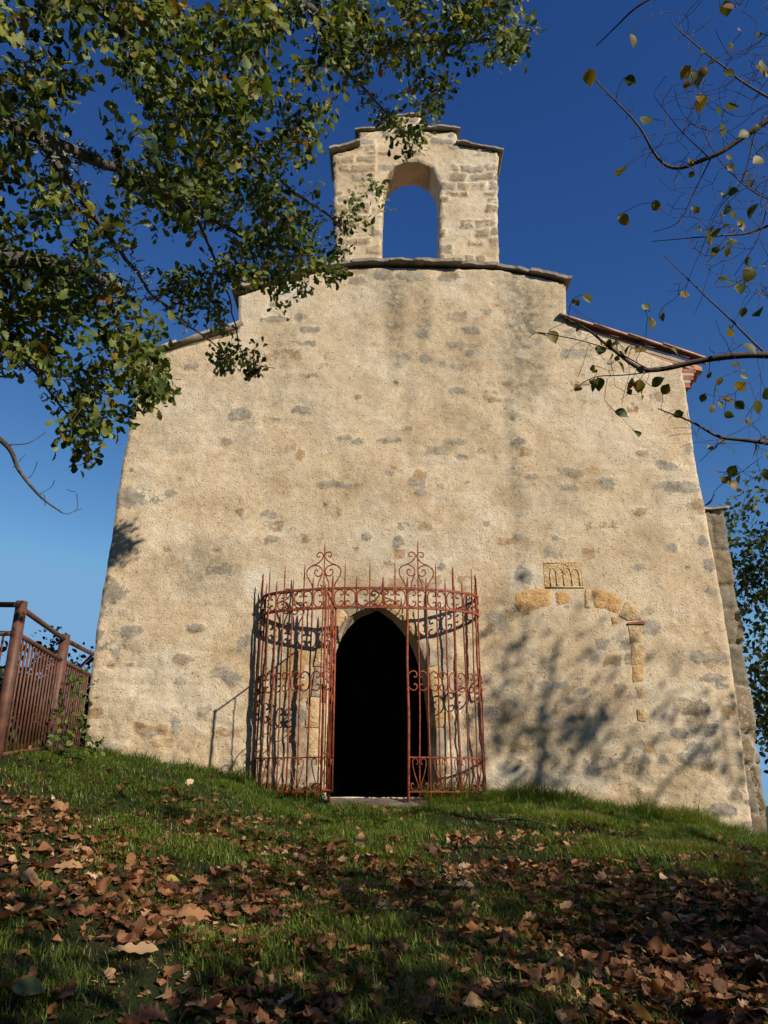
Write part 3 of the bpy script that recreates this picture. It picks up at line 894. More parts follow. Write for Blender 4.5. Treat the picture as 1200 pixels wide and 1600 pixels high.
block('arch_block', [(806, 928), (830, 921), (860, 920), (863, 947), (840, 953), (812, 956), (804, 945)], M_ochre, seed=101)
block('arch_block', [(866, 925), (880, 920), (893, 930), (891, 944), (872, 947), (868, 936)], M_ochre, seed=102)
block('arch_block', [(925, 923), (942, 921), (965, 930), (976, 938), (966, 960), (944, 952), (928, 950)], M_ochre, seed=103)
block('arch_block', [(915, 921), (922, 922), (923, 950), (915, 950)], M_pale_ochre, .024, seed=104)
block('arch_block', [(978, 941), (992, 946), (1000, 956), (1002, 968), (982, 970), (968, 962)], M_pale_ochre, .024, seed=105)
block('jamb_block', [(955, 965), (966, 962), (966, 974), (958, 976)], M_ochre, .024, seed=106)
block('jamb_block', [(982, 978), (1003, 978), (1004, 1003), (986, 1005)], M_pale_ochre, .024, seed=107)
block('jamb_block', [(986, 1008), (1006, 1007), (1010, 1030), (1004, 1037), (987, 1039)], M_pale_ochre, .024, seed=108)
block('jamb_block', [(988, 1040), (1004, 1038), (1005, 1064), (990, 1066)], M_ochre, .024, seed=109)
block('jamb_block', [(992, 1074), (1004, 1070), (1010, 1090), (1000, 1092), (997, 1084)], M_pale_ochre, .024, seed=110)
block('jamb_block', [(995, 1108), (1008, 1106), (1012, 1118), (1010, 1128), (998, 1126)], M_pale_ochre, .024, seed=111)
block('brick_sliver', [(980, 973), (1008, 972), (1008, 975.5), (981, 976)], M_brick, .04, seed=112, step=.02)

# carved tracery panel
relief = thing('carved_panel', '', 'x'); del relief['label']; del relief['category']
relief.parent = chapel
relief.location = (0, 0, 0)
RO = np.array([wxz(853, 918)[0], wxz(853, 918)[1]]); RW = wxz(911, 918)[0] - RO[0]; RH = wxz(853, 879)[1] - RO[1]


def rel(u, v, dy=0.0): return np.array([RO[0] + u * RW - CHX, -.006 + dy, RO[1] + v * RH - 1.6])


B = Buf()
for path in ([(.0, .95), (.5, 1.0), (.99, 1), (1, .02), (0, 0)],):
    B.add(*tube([rel(*p, .004) for p in path], .009, 5))
B.add(*[tube([rel(0, 0), rel(1.02, 0.02)], .013, 5)][0])
link('frame', B.mesh('frame'), M_pale_ochre, relief, (0, 0, 0))
B = Buf()
for u in (.14, .31, .5, .72, .93):
    B.add(*tube([rel(u, .02), rel(u, .5)], .011, 5))
for c, w, h0, h1 in ((.5, .2, .5, .96), (.225, .09, .4, .78), (.83, .10, .4, .74), (.42, .09, .5, .75), (.61, .10, .5, .78)):
    a = np.linspace(0, math.pi, 9)
    B.add(*tube([rel(c - w * math.cos(t), h0 + (h1 - h0) * math.sin(t) ** .8) for t in a], .009, 5))
B.add(*tube([rel(.45, .62), rel(.61, .62)], .008, 5)); B.add(*tube([rel(.53, .5), rel(.53, .82)], .008, 5))
link('tracery', B.mesh('tracery'), M_pale_ochre, relief, (0, 0, 0))
V, F = box(0, 1, 0, 1, 0, 1)
p0, p1 = rel(-.02, -.02), rel(1.02, 1.02)
V = p0[None] * (1 - V[:, [0, 1, 2]]) + p1[None] * V
V[:, 1] = np.where(np.arange(8) % 4 < 2, -.005, .06)
link('stone', mesh_np('stone', V, F, smooth=False), M_pale_ochre, relief, (0, 0, 0))

# dressed edge round the pointed doorway and the worn step
DA = np.array(DOOR)
sel = DA[DA[:, 1] > SILL_Z]
cx, cz = (DA[:, 0].min() + DA[:, 0].max()) / 2, SILL_Z + .9
k = 0
ds = np.concatenate([[0], np.cumsum(np.linalg.norm(np.diff(sel, axis=0), axis=1))])
cuts = np.linspace(0, ds[-1], 15)
for a, b in zip(cuts[:-1], cuts[1:]):
    s = np.linspace(a + .004, b - .004, 7)
    X = np.interp(s, ds, sel[:, 0]); Z = np.interp(s, ds, sel[:, 1])
    tx = np.gradient(X); tz = np.gradient(Z); l = np.hypot(tx, tz)
    nx, nz = -tz / l, tx / l                    # outward of the opening (path runs left-up-right-down)
    w = .115 + .05 * _h2(np.int64(k), np.int64(3), 5)
    inn = np.stack([X + nx * .004, Z + nz * .004], -1); out = np.stack([X + nx * w, Z + nz * w], -1)[::-1]
    poly = np.concatenate([inn, out])

    def fld(x, z, s=k): return .008 * fbm(x * 6, z * 6, s, 3), {}
    o = wall_mesh('voussoir', [tuple(p) for p in poly], [], D - .024, .10, .03, fld, M_pale_ochre if k % 3 else M_grime, chapel, jit=.006, back=False, edge_round=.016)
    k += 1
x0, x1 = wxz(506, 1240, D - .2)[0], wxz(668, 1240, D - .2)[0]
B = Buf(); B.add(*slab_mesh((x0 - .05, SILL_Z - .125), (x1 + .02, SILL_Z - .135), D - .42, D + .5, .125, 900)); B.build('door_step', M_step, chapel, smooth=False)
B = Buf(); zs_ = float(ground_h((x0 + x1) / 2, D - .62)) - .085; B.add(*slab_mesh((x0 + .10, zs_), (x1 - .10, zs_ - .01), D - .84, D - .40, .11, 901)); B.build('door_step', M_step, chapel, smooth=False)

# ------------------------------------------------------------------ iron screen round the doorway
GCX = (wxz(398, 1183)[0] + wxz(757, 1183)[0]) / 2
GA = (wxz(757, 1183)[0] - wxz(398, 1183)[0]) / 2
GB = .52
zf = lambda py: float(at_y(580, py, D - GB)[2])
ZT, ZBd, ZM1, ZM0, ZLr, ZBt = zf(919), zf(949), zf(1047), zf(1079), zf(1183), zf(1237)
ZSL, ZSS = zf(878), zf(900)
screen = thing('iron_screen', 'red painted wrought iron screen bowed out in front of the chapel doorway', 'iron gate', (GCX, D, SILL_Z))
tt = np.linspace(0, math.pi, 801)
EX, EY = GCX - GA * np.cos(tt), D - GB * np.sin(tt) - .01
ES = np.concatenate([[0], np.cumsum(np.hypot(np.diff(EX), np.diff(EY)))])
NK = 24


def ell(s):
    """point on the plan curve at share s (0 left .. 1 right)"""
    s = .5 + .5 * np.sign(np.asarray(s) - .5) * np.abs(2 * np.asarray(s) - 1) ** .9     # bars stand a little wider apart at the front
    return np.interp(s * ES[-1], ES, EX), np.interp(s * ES[-1], ES, EY)


def on(s, z):
    x, y = ell(s); return np.array([x, y, z])


def strip(s0, s1, z, hw, ht, name):
    s = np.linspace(s0, s1, 60); x, y = ell(s)
    tx, ty = np.gradient(x), np.gradient(y); l = np.hypot(tx, ty); nx, ny = ty / l, -tx / l
    rows = [np.stack([x + nx * a, y + ny * a, np.full_like(x, z + b)], -1) for a, b in ((-hw, -ht), (hw, -ht), (hw, ht), (-hw, ht))]
    V = np.concatenate(rows); m = len(s); F = []
    i = np.arange(m - 1)
    for r in range(4):
        q = (r + 1) % 4; F.append(np.stack([r * m + i, r * m + i + 1, q * m + i + 1, q * m + i], -1))
    F.append(np.array([[0, m, 2 * m, 3 * m], [4 * m - 1, 3 * m - 1, 2 * m - 1, m - 1]]))
    B = Buf(); B.add(V, F); B.build(name, M_iron, screen, smooth=False)


strip(0, 1, ZT, .014, .014, 'rail'); strip(0, 1, ZBd, .014, .014, 'rail')
KO0, KO1 = 9, 15
for a, b in ((0, KO0 / NK), (KO1 / NK, 1)):
    strip(a, b, ZLr, .011, .008, 'rail'); strip(a, b, ZBt, .011, .008, 'rail')

jr = random.Random(4)
for k in range(NK + 1):
    s = k / NK; long_ = k % 2 == 0
    fin = k in (8, 16)
    z1 = (zf(842) if fin else (ZSL if long_ else ZSS)) + jr.uniform(-.015, .015)
    full = k <= KO0 or k >= KO1
    x, y = ell(s)
    z0 = float(ground_h(x, y)) - .08 if full else ZBd
    r = .0092 if long_ else .0112
    if k in (KO0, KO1): r = .017
    if k == 20: r = .016
    ln = (jr.uniform(-.008, .008), jr.uniform(-.006, .006))
    zs = np.array([z0, ZBd, ZT + .03, z1 - .09, z1 - .02, z1]); rr = np.array([r, r, r * .95, r * .85, r * .45, .0015])
    if full:
        zs = np.insert(zs, 1, [z0 + .55, z0 + 1.15, z0 + 1.75]); rr = np.insert(rr, 1, [r, r * 1.05, r])
    bend = np.array([jr.uniform(-.009, .009) if (full and 0 < i_ < 4) else 0 for i_ in range(len(zs))])
    pts = np.stack([x + ln[0] * (zs - z0) + bend, y + ln[1] * (zs - z0) + bend * .6, zs], -1)
    B = Buf(); B.add(*tube(pts, rr, 8)); B.build('bar', M_iron, screen)

CS = smooth_path([(.30, .34), (.18, .40), (.10, .33), (.13, .20), (.30, .13), (.55, .16), (.80, .30), (.93, .50)], 4)   # quarter, filled below


def c_scroll(kb, kc, z0, z1, parent=screen):
    """C whose back lies on the bar kb and whose curls face the bar kc"""
    H = z1 - z0
    pts = []
    # upper curl to back to lower curl; u = share of the way from kc to kb
    prof = [(.42, .70), (.54, .76), (.58, .87), (.44, .95), (.24, .93), (.10, .84)]
    # curl end spirals inward near the centre bar
    up = [(.40, .70), (.24, .66), (.12, .74), (.14, .88), (.32, .965), (.58, .955), (.80, .86), (.90, .70), (.925, .5)]
    path = up + [(u, 1 - v) for u, v in up[-2::-1]]
    P = smooth_path(path, 5)
    V = []
    for u, v in P:
        s = (kc + (kb - kc) * u) / NK
        V.append(on(s, z0 + H * v))
    V = np.array(V); rr = np.full(len(V), .0092); rr[:3] = .013; rr[-3:] = .013
    B = Buf(); B.add(*tube(V, rr, 6)); B.build('scroll', M_iron, parent)


for k in range(0, NK + 1, 2):                       # curls face the long (even) bars
    for kb in (k - 1, k + 1):
        if 0 <= kb <= NK:
            c_scroll(kb, k, ZBd + .012, ZT - .012)
            if not (KO0 < max(k, kb) and min(k, kb) < KO1):
                c_scroll(kb, k, ZM0, ZM1)


def heart(k):
    """lyre scroll pair either side of bar k in the bottom panel"""
    for sg in (-1, 1):
        if not 0 <= k + sg <= NK: continue
        path = [(.30, .80), (.18, .80), (.16, .90), (.34, .965), (.56, .92), (.60, .80), (.42, .50), (.16, .22), (.12, .12), (.28, .03), (.62, .05), (.76, .16), (.66, .25), (.52, .20)]
        P = smooth_path(path, 4)
        V = np.array([on((k + sg * u) / NK, ZBt + (ZLr - ZBt) * v) for u, v in P])
        B = Buf(); B.add(*tube(V, .007, 6)); B.build('scroll', M_iron, screen)


for k in list(range(0, KO0, 2)) + list(range(KO1 + 1, NK + 1, 2)): heart(k)

UZ = (zf(842) - ZT) / 345.0                          # finial drawn in a 345-high grid


def finial(k):
    f = thing('finial', '', 'x'); del f['label']; del f['category']
    f.parent = screen
    x, y = ell(k / NK); x2, y2 = ell(k / NK + .01)
    t = np.array([x2 - x, y2 - y]); t /= np.linalg.norm(t)

    def pt(a, b): return np.array([x + t[0] * a * UZ, y + t[1] * a * UZ, ZT + b * UZ]) - np.array(screen.location)
    curves = [[(70, 0), (84, 42), (112, 90), (116, 130), (88, 160), (42, 180), (14, 208), (5, 232), (14, 250), (36, 256), (52, 238), (42, 222), (28, 230)],
              [(84, 160), (60, 166), (24, 152), (10, 122), (24, 92), (50, 92), (64, 116), (52, 136), (38, 122)],
              [(8, 104), (26, 66), (38, 22), (30, 6), (14, 8), (10, 20), (20, 28)]]
    for sg in (-1, 1):
        for c in curves:
            P = smooth_path(c, 5)
            B = Buf(); B.add(*tube([pt(sg * a, b) for a, b in P], .0085, 6))
            link('scroll', B.mesh('scroll'), M_iron, f, (0, 0, 0))


finial(8); finial(16)
# open leaf, swung outward at the left of the opening
hx, hy = ell(KO0 / NK)
leaf = thing('gate_leaf', '', 'x'); del leaf['label']; del leaf['category']
leaf.parent = screen; leaf.location = (0, 0, 0)
ld = np.array([-.055, -1.0]); ld /= np.linalg.norm(ld)
LW = .98; so = np.array(screen.location)


def lp(a, z, off=0.0): return np.array([hx + .035 + ld[0] * a + off, hy - .03 + ld[1] * a, z]) - so


lz0, lz1 = SILL_Z + .03, ZBd - .03
for a in (0, .245, .49, .735, LW):
    r = .014 if a in (0, LW) else .0075
    B = Buf(); B.add(*tube([lp(a, lz0), lp(a, lz1 + (.03 if a == LW else 0))], r, 8)); link('bar', B.mesh('bar'), M_iron, leaf, (0, 0, 0))
for z in (lz1, ZLr, lz0 + .02):
    B = Buf(); B.add(*tube([lp(0, z), lp(LW, z)], .012, 6)); link('rail', B.mesh('rail'), M_iron, leaf, (0, 0, 0))
for i in range(4):
    a0, a1 = i * LW / 4, (i + 1) * LW / 4
    if i % 2: a0, a1 = a1, a0
    up = [(.40, .70), (.24, .66), (.12, .74), (.14, .88), (.32, .965), (.58, .955), (.80, .86), (.90, .70), (.925, .5)]
    P = smooth_path(up + [(u, 1 - v) for u, v in up[-2::-1]], 4)
    B = Buf(); B.add(*tube([lp(a0 + (a1 - a0) * u, ZM0 + (ZM1 - ZM0) * v) for u, v in P], .007, 6)); link('scroll', B.mesh('scroll'), M_iron, leaf, (0, 0, 0))
for z in (lz0 + .35, ZM0 - .1, lz1 - .3):
    B = Buf(); B.add(*tube([lp(0, z - .04, -.03), lp(0, z + .04, -.03)], .024, 8)); link('hinge', B.mesh('hinge'), M_iron, leaf, (0, 0, 0))
B = Buf(); B.add(*box(-.025, .025, -.05, .05, -.09, .09)); o = link('lock_box', B.mesh('lock_box', False), M_iron, leaf, tuple(lp(LW - .05, 1.05 + SILL_Z)))

# ------------------------------------------------------------------ steel railing at the left
P1 = np.array([-3.37, 7.0]); P2 = np.array([-3.60, 8.62]); P3 = np.array([-3.83, 10.12]); P0 = np.array([-6.6, 6.86])
RT = at_y(33, 945, 7.0)[2]
railing = thing('railing', 'brown rusty steel railing with round posts beside the left chapel corner', 'railing', (float(P2[0]), float(P2[1]), float(ground_h(*P2))))


def rg(p): return float(ground_h(*p))


def rpart(name, a, b, r, n=10):
    B = Buf(); B.add(*tube(np.linspace(a, b, 3), r, n)); return B.build(name, M_rust, railing)


for p, zt, r in ((P1, RT + .03, .051), (P2, float(at_y(104, 992, 8.62)[2]), .056), (P0, RT + .03, .062), ((P0 + P1) / 2, RT + .03, .06)):
    rpart('post', (*p, rg(p) - .3), (*p, zt), r, 16)
zE = float(at_y(152, 1022, P3[1])[2])
z2 = float(at_y(104, 995, 8.62)[2]) - .03
rpart('top_rail', (*P1, RT - .03), (*P2, z2), .026); rpart('top_rail', (*P2, z2), (*P3, zE), .026); rpart('top_rail', (*P0, RT), (*P1, RT), .026)
MR = .215
m1, m2, m3 = RT - .27, z2 - MR - .02, zE - .27
rpart('mid_rail', (*P1, m1), (*P2, m2), .024); rpart('mid_rail', (*P2, m2), (*P3, m3), .024); rpart('mid_rail', (*P0, m1), (*P1, m1), .024)
rpart('brace', (*P3, zE - .01), (P3[0] - .17, P3[1] - .02, zE - .22), .02)
for a, b, za, zb, n in ((P1, P2, m1, m2, 15), (P2, P3, m2, m3, 14), (P0, P1, m1, m1, 28)):
    for i in range(1, n):
        t = i / n; p = a + (b - a) * t
        if min(np.linalg.norm(p - a), np.linalg.norm(p - b)) < .07: continue
        B = Buf(); B.add(*tube([(*p, rg(p) - .02), (*p, za + (zb - za) * t)], .0115, 6)); B.build('bar', M_rust, railing)
    k0, k1 = rg(a) + .06, rg(b) + .06
    rpart('bottom_rail', (*a, k0), (*b, k1), .02)

# ------------------------------------------------------------------ leaves, plants, trees
def leaf_template(prof, fold=.18, bend=.25, n=None):
    """prof: (t, halfwidth). returns V (m*3,3) in leaf space: x along, y across, z up; F quads"""
    P = np.array(prof); m = len(P)
    zc = -bend * (P[:, 0] - .2) ** 2
    V = np.zeros((m, 3, 3))
    V[:, 0] = np.stack([P[:, 0], P[:, 1], zc + fold * P[:, 1]], -1)
    V[:, 1] = np.stack([P[:, 0], P[:, 1] * 0, zc], -1)
    V[:, 2] = np.stack([P[:, 0], -P[:, 1], zc + fold * P[:, 1]], -1)
    i = np.arange(m - 1)
    F = np.concatenate([np.stack([i * 3 + 1, (i + 1) * 3 + 1, (i + 1) * 3, i * 3], -1), np.stack([i * 3 + 2, (i + 1) * 3 + 2, (i + 1) * 3 + 1, i * 3 + 1], -1)])
    return V.reshape(-1, 3), F


OAK_P = [(0, .012), (.10, .03), (.20, .13), (.27, .17), (.33, .12), (.40, .18), (.48, .28), (.54, .26), (.58, .19), (.66, .27), (.76, .33), (.83, .27), (.87, .22), (.94, .20), (.99, .10), (1.02, .0)]
HAZ_P = [(0, .01), (.06, .06), (.15, .22), (.30, .35), (.45, .40), (.60, .37), (.75, .27), (.88, .13), (.95, .05), (1.02, 0)]
SMALL_P = [(0, .02), (.3, .26), (.6, .28), (1, 0)]
DEAD_P0 = [(-.14, .008), (0, .015), (.07, .07), (.14, .17), (.20, .15), (.26, .13), (.34, .25), (.41, .29), (.47, .20), (.53, .18), (.60, .28), (.68, .31), (.75, .21), (.81, .19), (.87, .21), (.94, .13), (1.03, 0)]


def place_leaves(T, F, pos, d, nrm, size, bendv=None):
    """vectorised copies of leaf template T"""
    d = d / (np.linalg.norm(d, axis=1, keepdims=True) + 1e-9)
    b = np.cross(nrm, d); b /= np.linalg.norm(b, axis=1, keepdims=True) + 1e-9
    n = np.cross(d, b)
    m = len(pos)
    L = np.broadcast_to(T[None], (m, *T.shape)).copy()
    if bendv is not None:
        L[:, :, 2] += bendv[:, None] * (L[:, :, 0] ** 2)
    V = pos[:, None] + size[:, None, None] * (L[:, :, 0:1] * d[:, None] + L[:, :, 1:2] * b[:, None] + L[:, :, 2:3] * n[:, None])
    FF = (F[None] + (np.arange(m) * len(T))[:, None, None]).reshape(-1, 4)
    return V.reshape(-1, 3), FF


class Grower:
    def __init__(s, seed, cap=120000):
        s.r = np.random.default_rng(seed); s.P = np.zeros((cap, 3)); s.T = np.zeros((cap, 3)); s.R = np.zeros(cap); s.n = 0
        s.tubes = []; s.tang = .35
    def path(s, pts, r0, r1, n=8, wob=.0):
        P = smooth_path(pts, n)
        if wob:
            q = np.cumsum(np.linalg.norm(np.diff(P, axis=0, prepend=P[:1]), axis=1)); a = s.r.uniform(0, 99)
            for c in range(3): P[:, c] += wob * fbm(q * 2.3 + a, q * 0 + c * 9.3, 3, 3) * np.clip(q * 2, 0, 1)
        m = len(P); R = r0 + (r1 - r0) * np.linspace(0, 1, m) ** .8
        T = np.gradient(P, axis=0); T /= np.linalg.norm(T, axis=1, keepdims=True) + 1e-9
        s.P[s.n:s.n + m] = P; s.T[s.n:s.n + m] = T; s.R[s.n:s.n + m] = R; s.n += m
        s.tubes.append((P, R)); return P
    def grow(s, targets, sag=.0, rtip=.0022, rk=.006, wob=.05, rmax=.03, minr=.0):
        """join each target to the nearest wood; returns tip directions and the end stretch of each twig"""
        tg = np.asarray(targets); 
        d0 = np.array([np.min(np.linalg.norm(s.P[:s.n] - t, axis=1)) for t in tg]) if len(tg) < 6000 else np.zeros(len(tg))
        out = [None] * len(tg)
        for k in np.argsort(d0):
            t = tg[k]; v = t - s.P[:s.n]; dd = np.linalg.norm(v, axis=1)
            al = (v * s.T[:s.n]).sum(1) / (dd + 1e-9)
            j = int(np.argmin(dd * (1.25 - .35 * al)))
            L = dd[j]
            if L < .03: out[k] = (s.P[j:j + 1], s.T[j]); continue
            p0, t0 = s.P[j], s.T[j]
            m = max(4, int(L / .07))
            u = np.linspace(0, 1, m)[:, None]
            c1 = p0 + t0 * L * s.tang + s.r.normal(0, .04, 3) * L
            c2 = p0 + (t - p0) * .68 + s.r.normal(0, .07, 3) * L + np.array([0, 0, sag * L])
            P = (1 - u) ** 3 * p0 + 3 * u * (1 - u) ** 2 * c1 + 3 * u * u * (1 - u) * c2 + u ** 3 * t
            if wob: P += wob * L * np.sin(u * math.pi) * np.stack([fbm(u[:, 0] * 4 + k * 3.1, u[:, 0] * 0 + c * 5.0, 8, 2) for c in range(3)], -1) * .6
            rb = min(s.R[j] * .75, rtip + rk * L, rmax)
            R = np.maximum(rb + (rtip - rb) * np.linspace(0, 1, m) ** .7, rtip * .6)
            T = np.gradient(P, axis=0); T /= np.linalg.norm(T, axis=1, keepdims=True) + 1e-9
            s.P[s.n:s.n + m] = P; s.T[s.n:s.n + m] = T; s.R[s.n:s.n + m] = R; s.n += m
            s.tubes.append((P, R)); out[k] = (P[-max(2, m // 2):], T[-1])
        return out
    def mesh_parts(s, thr):
        big, small = Buf(), Buf()
        for P, R in s.tubes:
            r = R.max(); n = 10 if r > .06 else (7 if r > .02 else (5 if r > .006 else 3))
            (big if r > thr else small).add(*tube(P, R, n, cap=r > .006))
        return big, small


def leaf_cloud(ends, per, size, T, F, r, spread=.10, up=.5, tint=(0, 1), droop=.3, face=(0, 0)):
    """leaves round twig ends -> V, F, tint"""
    pos, d, n, sz, ti = [], [], [], [], []
    for e in ends:
        if e is None: continue
        P, td = e
        k = max(1, int(r.normal(per, per * .3)))
        base = r.uniform(*tint) ** 1.0
        for _ in range(k):
            p = P[int(len(P) * (1 - r.random() ** 1.6 * .999) * .999)] if len(P) > 1 else P[0]
            v = td * .6 + r.normal(0, .65, 3); v[2] -= droop
            pos.append(p + r.normal(0, spread * .25, 3)); d.append(v)
            nn = r.normal(0, .55, 3); nn[2] += up + .5 * (face[1] == 0); nn[0] += face[0]; nn[1] += face[1]; n.append(nn)
            sz.append(size * r.uniform(.6, 1.2)); ti.append(np.clip(base + r.normal(0, .14), 0, 1))
    pos, d, n, sz, ti = map(np.array, (pos, d, n, sz, ti))
    V, FF = place_leaves(T, F, pos, d, n, sz, r.uniform(-.35, .25, len(pos)))
    return V, FF, np.repeat(ti, len(T))


OAK_T = leaf_template(OAK_P, .22, .2); HAZ_T = leaf_template(HAZ_P, .25, .25); SM_T = leaf_template(SMALL_P, .2, .2); DEAD_T = None

# --- the oak on the left, hanging over the view
oak = thing('oak_tree', 'leafy green oak with lichened boughs hanging over the upper left', 'tree', (-4.6, 2.4, float(ground_h(-4.6, 2.4))))
G = Grower(11)
oz = float(ground_h(-4.6, 2.4))
G.path([(-4.6, 2.4, oz - .3), (-4.62, 2.45, oz + 1.2), (-4.5, 2.55, oz + 2.6), (-4.45, 2.6, oz + 4.2), (-4.3, 2.5, oz + 6.0), (-4.1, 2.4, oz + 8.0), (-3.9, 2.6, oz + 10)], .27, .05, 8, .05)


def pr(px, py, r): return tuple(at_r(px, py, r))


crotch = (-4.45, 2.6, oz + 3.4)
crotch2 = (-4.32, 2.5, oz + 5.6)
G.path([crotch, pr(-260, 330, 5.0), pr(-40, 395, 5.1), pr(75, 410, 5.3), pr(160, 440, 5.6), pr(215, 475, 5.9)], .085, .018, 8, .05)
G.path([pr(75, 410, 5.3), pr(150, 440, 5.5), pr(195, 530, 5.9), pr(225, 620, 6.2)], .030, .006, 8, .04)
G.path([crotch2, pr(-330, 60, 5.2), pr(-60, 170, 5.4), pr(60, 215, 5.6), pr(130, 245, 5.8), pr(200, 270, 6.2), pr(300, 325, 6.9), pr(405, 378, 7.6), pr(500, 390, 8.2)], .075, .010, 8, .05)
G.path([pr(60, 215, 5.6), pr(120, 300, 5.6), pr(190, 390, 5.9), pr(260, 480, 6.6), pr(340, 545, 7.4)], .028, .006, 8, .05)
G.path([crotch2, pr(-200, -150, 5.4), pr(60, -60, 5.6), pr(190, 40, 5.9), pr(260, 140, 6.4), pr(340, 200, 7.0), pr(450, 290, 7.8), pr(530, 360, 8.6)], .070, .009, 8, .06)
G.path([pr(60, -60, 5.6), pr(280, -60, 6.0), pr(480, 10, 6.8), pr(560, 75, 7.4), pr(640, 70, 7.8), pr(760, 60, 8.2), pr(830, 45, 8.4)], .045, .008, 8, .06)
G.path([pr(480, 10, 6.8), pr(540, 110, 7.4), pr(600, 170, 8.0), pr(640, 225, 8.6)], .020, .005, 8, .05)
G.path([pr(300, 325, 6.9), pr(345, 430, 7.6), pr(365, 500, 8.3), pr(385, 560, 8.9), pr(430, 575, 9.0)], .014, .004, 8, .03)
G.path([pr(-40, 395, 5.1), pr(0, 520, 5.2), pr(70, 600, 5.6), pr(130, 680, 6.0)], .022, .005, 8, .04)
G.path([crotch, (-5.5, 2.0, oz + 4.6), (-6.6, 1.4, oz + 5.6), (-7.4, 1.2, oz + 6.8)], .11, .03, 8, .08)
G.path([crotch2, (-4.8, 1.0, oz + 6.8), (-5.0, -.2, oz + 7.8), (-4.8, -1.2, oz + 8.6)], .10, .03, 8, .08)
G.path([crotch2, (-3.4, 1.7, oz + 6.9), (-2.4, 1.2, oz + 7.8), (-1.2, 1.0, oz + 8.6), (0.2, 1.1, oz + 9.2)], .09, .02, 8, .08)
# foliage regions in the picture with near and far ends of the ray distance
REG = [([(-60, -60), (440, -60), (440, 180), (330, 330), (160, 440), (-60, 420)], 275, (4.9, 6.4)),
       ([(220, -60), (560, -60), (540, 130), (490, 230), (420, 300), (240, 280)], 180, (5.9, 7.4)),
       ([(-60, 380), (150, 420), (250, 500), (262, 600), (195, 660), (140, 725), (95, 680), (70, 600), (40, 590), (-60, 560)], 165, (5.0, 6.3)),
       ([(180, 270), (420, 290), (490, 270), (525, 330), (540, 405), (520, 445), (470, 400), (440, 450), (380, 455), (330, 420), (260, 400)], 185, (6.8, 8.6)),
       ([(500, 30), (560, -60), (850, -60), (838, 50), (790, 105), (745, 95), (700, 160), (640, 130), (560, 140)], 190, (7.0, 8.4)),
       ([(560, 140), (690, 150), (665, 225), (640, 245), (600, 200)], 24, (8.0, 8.8)),
       ([(330, 500), (390, 505), (400, 560), (360, 590), (345, 570)], 16, (8.2, 8.9)),
       ([(385, 565), (432, 570), (430, 585), (390, 590)], 6, (8.8, 9.0)),
       ([(250, 420), (340, 420), (345, 500), (280, 480)], 26, (6.8, 7.8)),
       ([(210, 580), (275, 575), (265, 620), (215, 640)], 12, (6.0, 6.5))]
tg = []
for poly, n, (ra, rb) in REG:
    P = np.array(poly, float); got = 0; tries = 0
    while got < n and tries < 20000:
        tries += 1
        q = G.r.uniform(P.min(0), P.max(0))
        if not inside(q[0:1], q[1:2], P)[0]: continue
        if fbm(np.array([q[0] / 75.]), np.array([q[1] / 75.]), 55, 3)[0] < -.19: continue   # sky holes
        tg.append(at_r(q[0], q[1], G.r.uniform(ra, rb))); got += 1
for _ in range(30):                                  # the bough end whose shadow falls on the left edge of the wall
    u_ = G.r.normal(0, 1, 3); sh = at_y(181 - u_[0] * 9 + u_[1] * 10, 848 + u_[0] * 16 + u_[1] * 9, D); k_ = 3.2 + .25 * u_[2]
    tg.append(sh + np.array([k_, -k_, .81 * k_]))
n_vis = len(tg)
ends = G.grow(np.array(tg), sag=.06, rk=.006, rmax=.016)
r_ = np.random.default_rng(5)
V, F, ti = leaf_cloud(ends, 16, .074, *OAK_T, r_, .20, .45, (.12, .80), .3, (.25, -.45))
crown = Buf(); crown.add(V, F, tint=ti)
# the rest of the crown, out of the frame: it shades the hanging boughs and the ground
tg2 = []
for c, rad, n in (((-6.2, 1.6, oz + 6.6), (2.0, 2.2, 1.9), 90), ((-4.4, 0.6, oz + 8.8), (2.6, 2.4, 1.6), 110), ((-1.3, -1.4, oz + 10.0), (4.4, 3.6, 1.1), 260), ((-5.8, 3.8, oz + 7.6), (1.4, 1.6, 1.8), 50)):
    for _ in range(n):
        v = r_.normal(0, 1, 3); v /= np.linalg.norm(v)
        tg2.append(np.array(c) + np.array(rad) * v * r_.uniform(.45, 1))
G.path([(-4.8, 1.0, oz + 6.8), (-3.2, 0.0, oz + 8.6), (-1.2, -1.0, oz + 9.6), (1.2, -1.6, oz + 10.2)], .08, .02, 8, .08)
ends2 = G.grow(np.array(tg2), sag=.05, rk=.010, rmax=.03)
V, F, ti = leaf_cloud(ends2, 20, .15, *SM_T, r_, .55, .3, (0, .6), .2)
crown.add(V, F, tint=ti)
big, small = G.mesh_parts(.02)
big.build('trunk', M_bark, oak); small.build('twigs', M_twig, oak)
crown.build('crown', M_oak, oak)
# lichen tufts along the upper boughs
LB = Buf()
for P, R in G.tubes:
    if R.max() < .02: continue
    for i in range(len(P)):
        if P[i, 1] < 2.9 or R[i] < .008: continue
        for _ in range(3 if P[i, 1] < 5.5 else 1):
            a = r_.normal(0, 1, 3); a /= np.linalg.norm(a)
            c = P[i] + a * R[i] + r_.normal(0, .05, 3) * .6
            for _ in range(7):
                v = a + r_.normal(0, .7, 3); v /= np.linalg.norm(v); w = np.cross(v, r_.normal(0, 1, 3)); w /= np.linalg.norm(w)
                l = r_.uniform(.015, .05); t0 = c + r_.normal(0, .012, 3)
                LB.add(np.array([t0 - w * .006, t0 + w * .006, t0 + v * l + w * .004, t0 + v * l * 1.1 - w * .004]), np.array([[0, 1, 2, 3]]))
LB.build('lichen', M_lichen, oak, smooth=False)
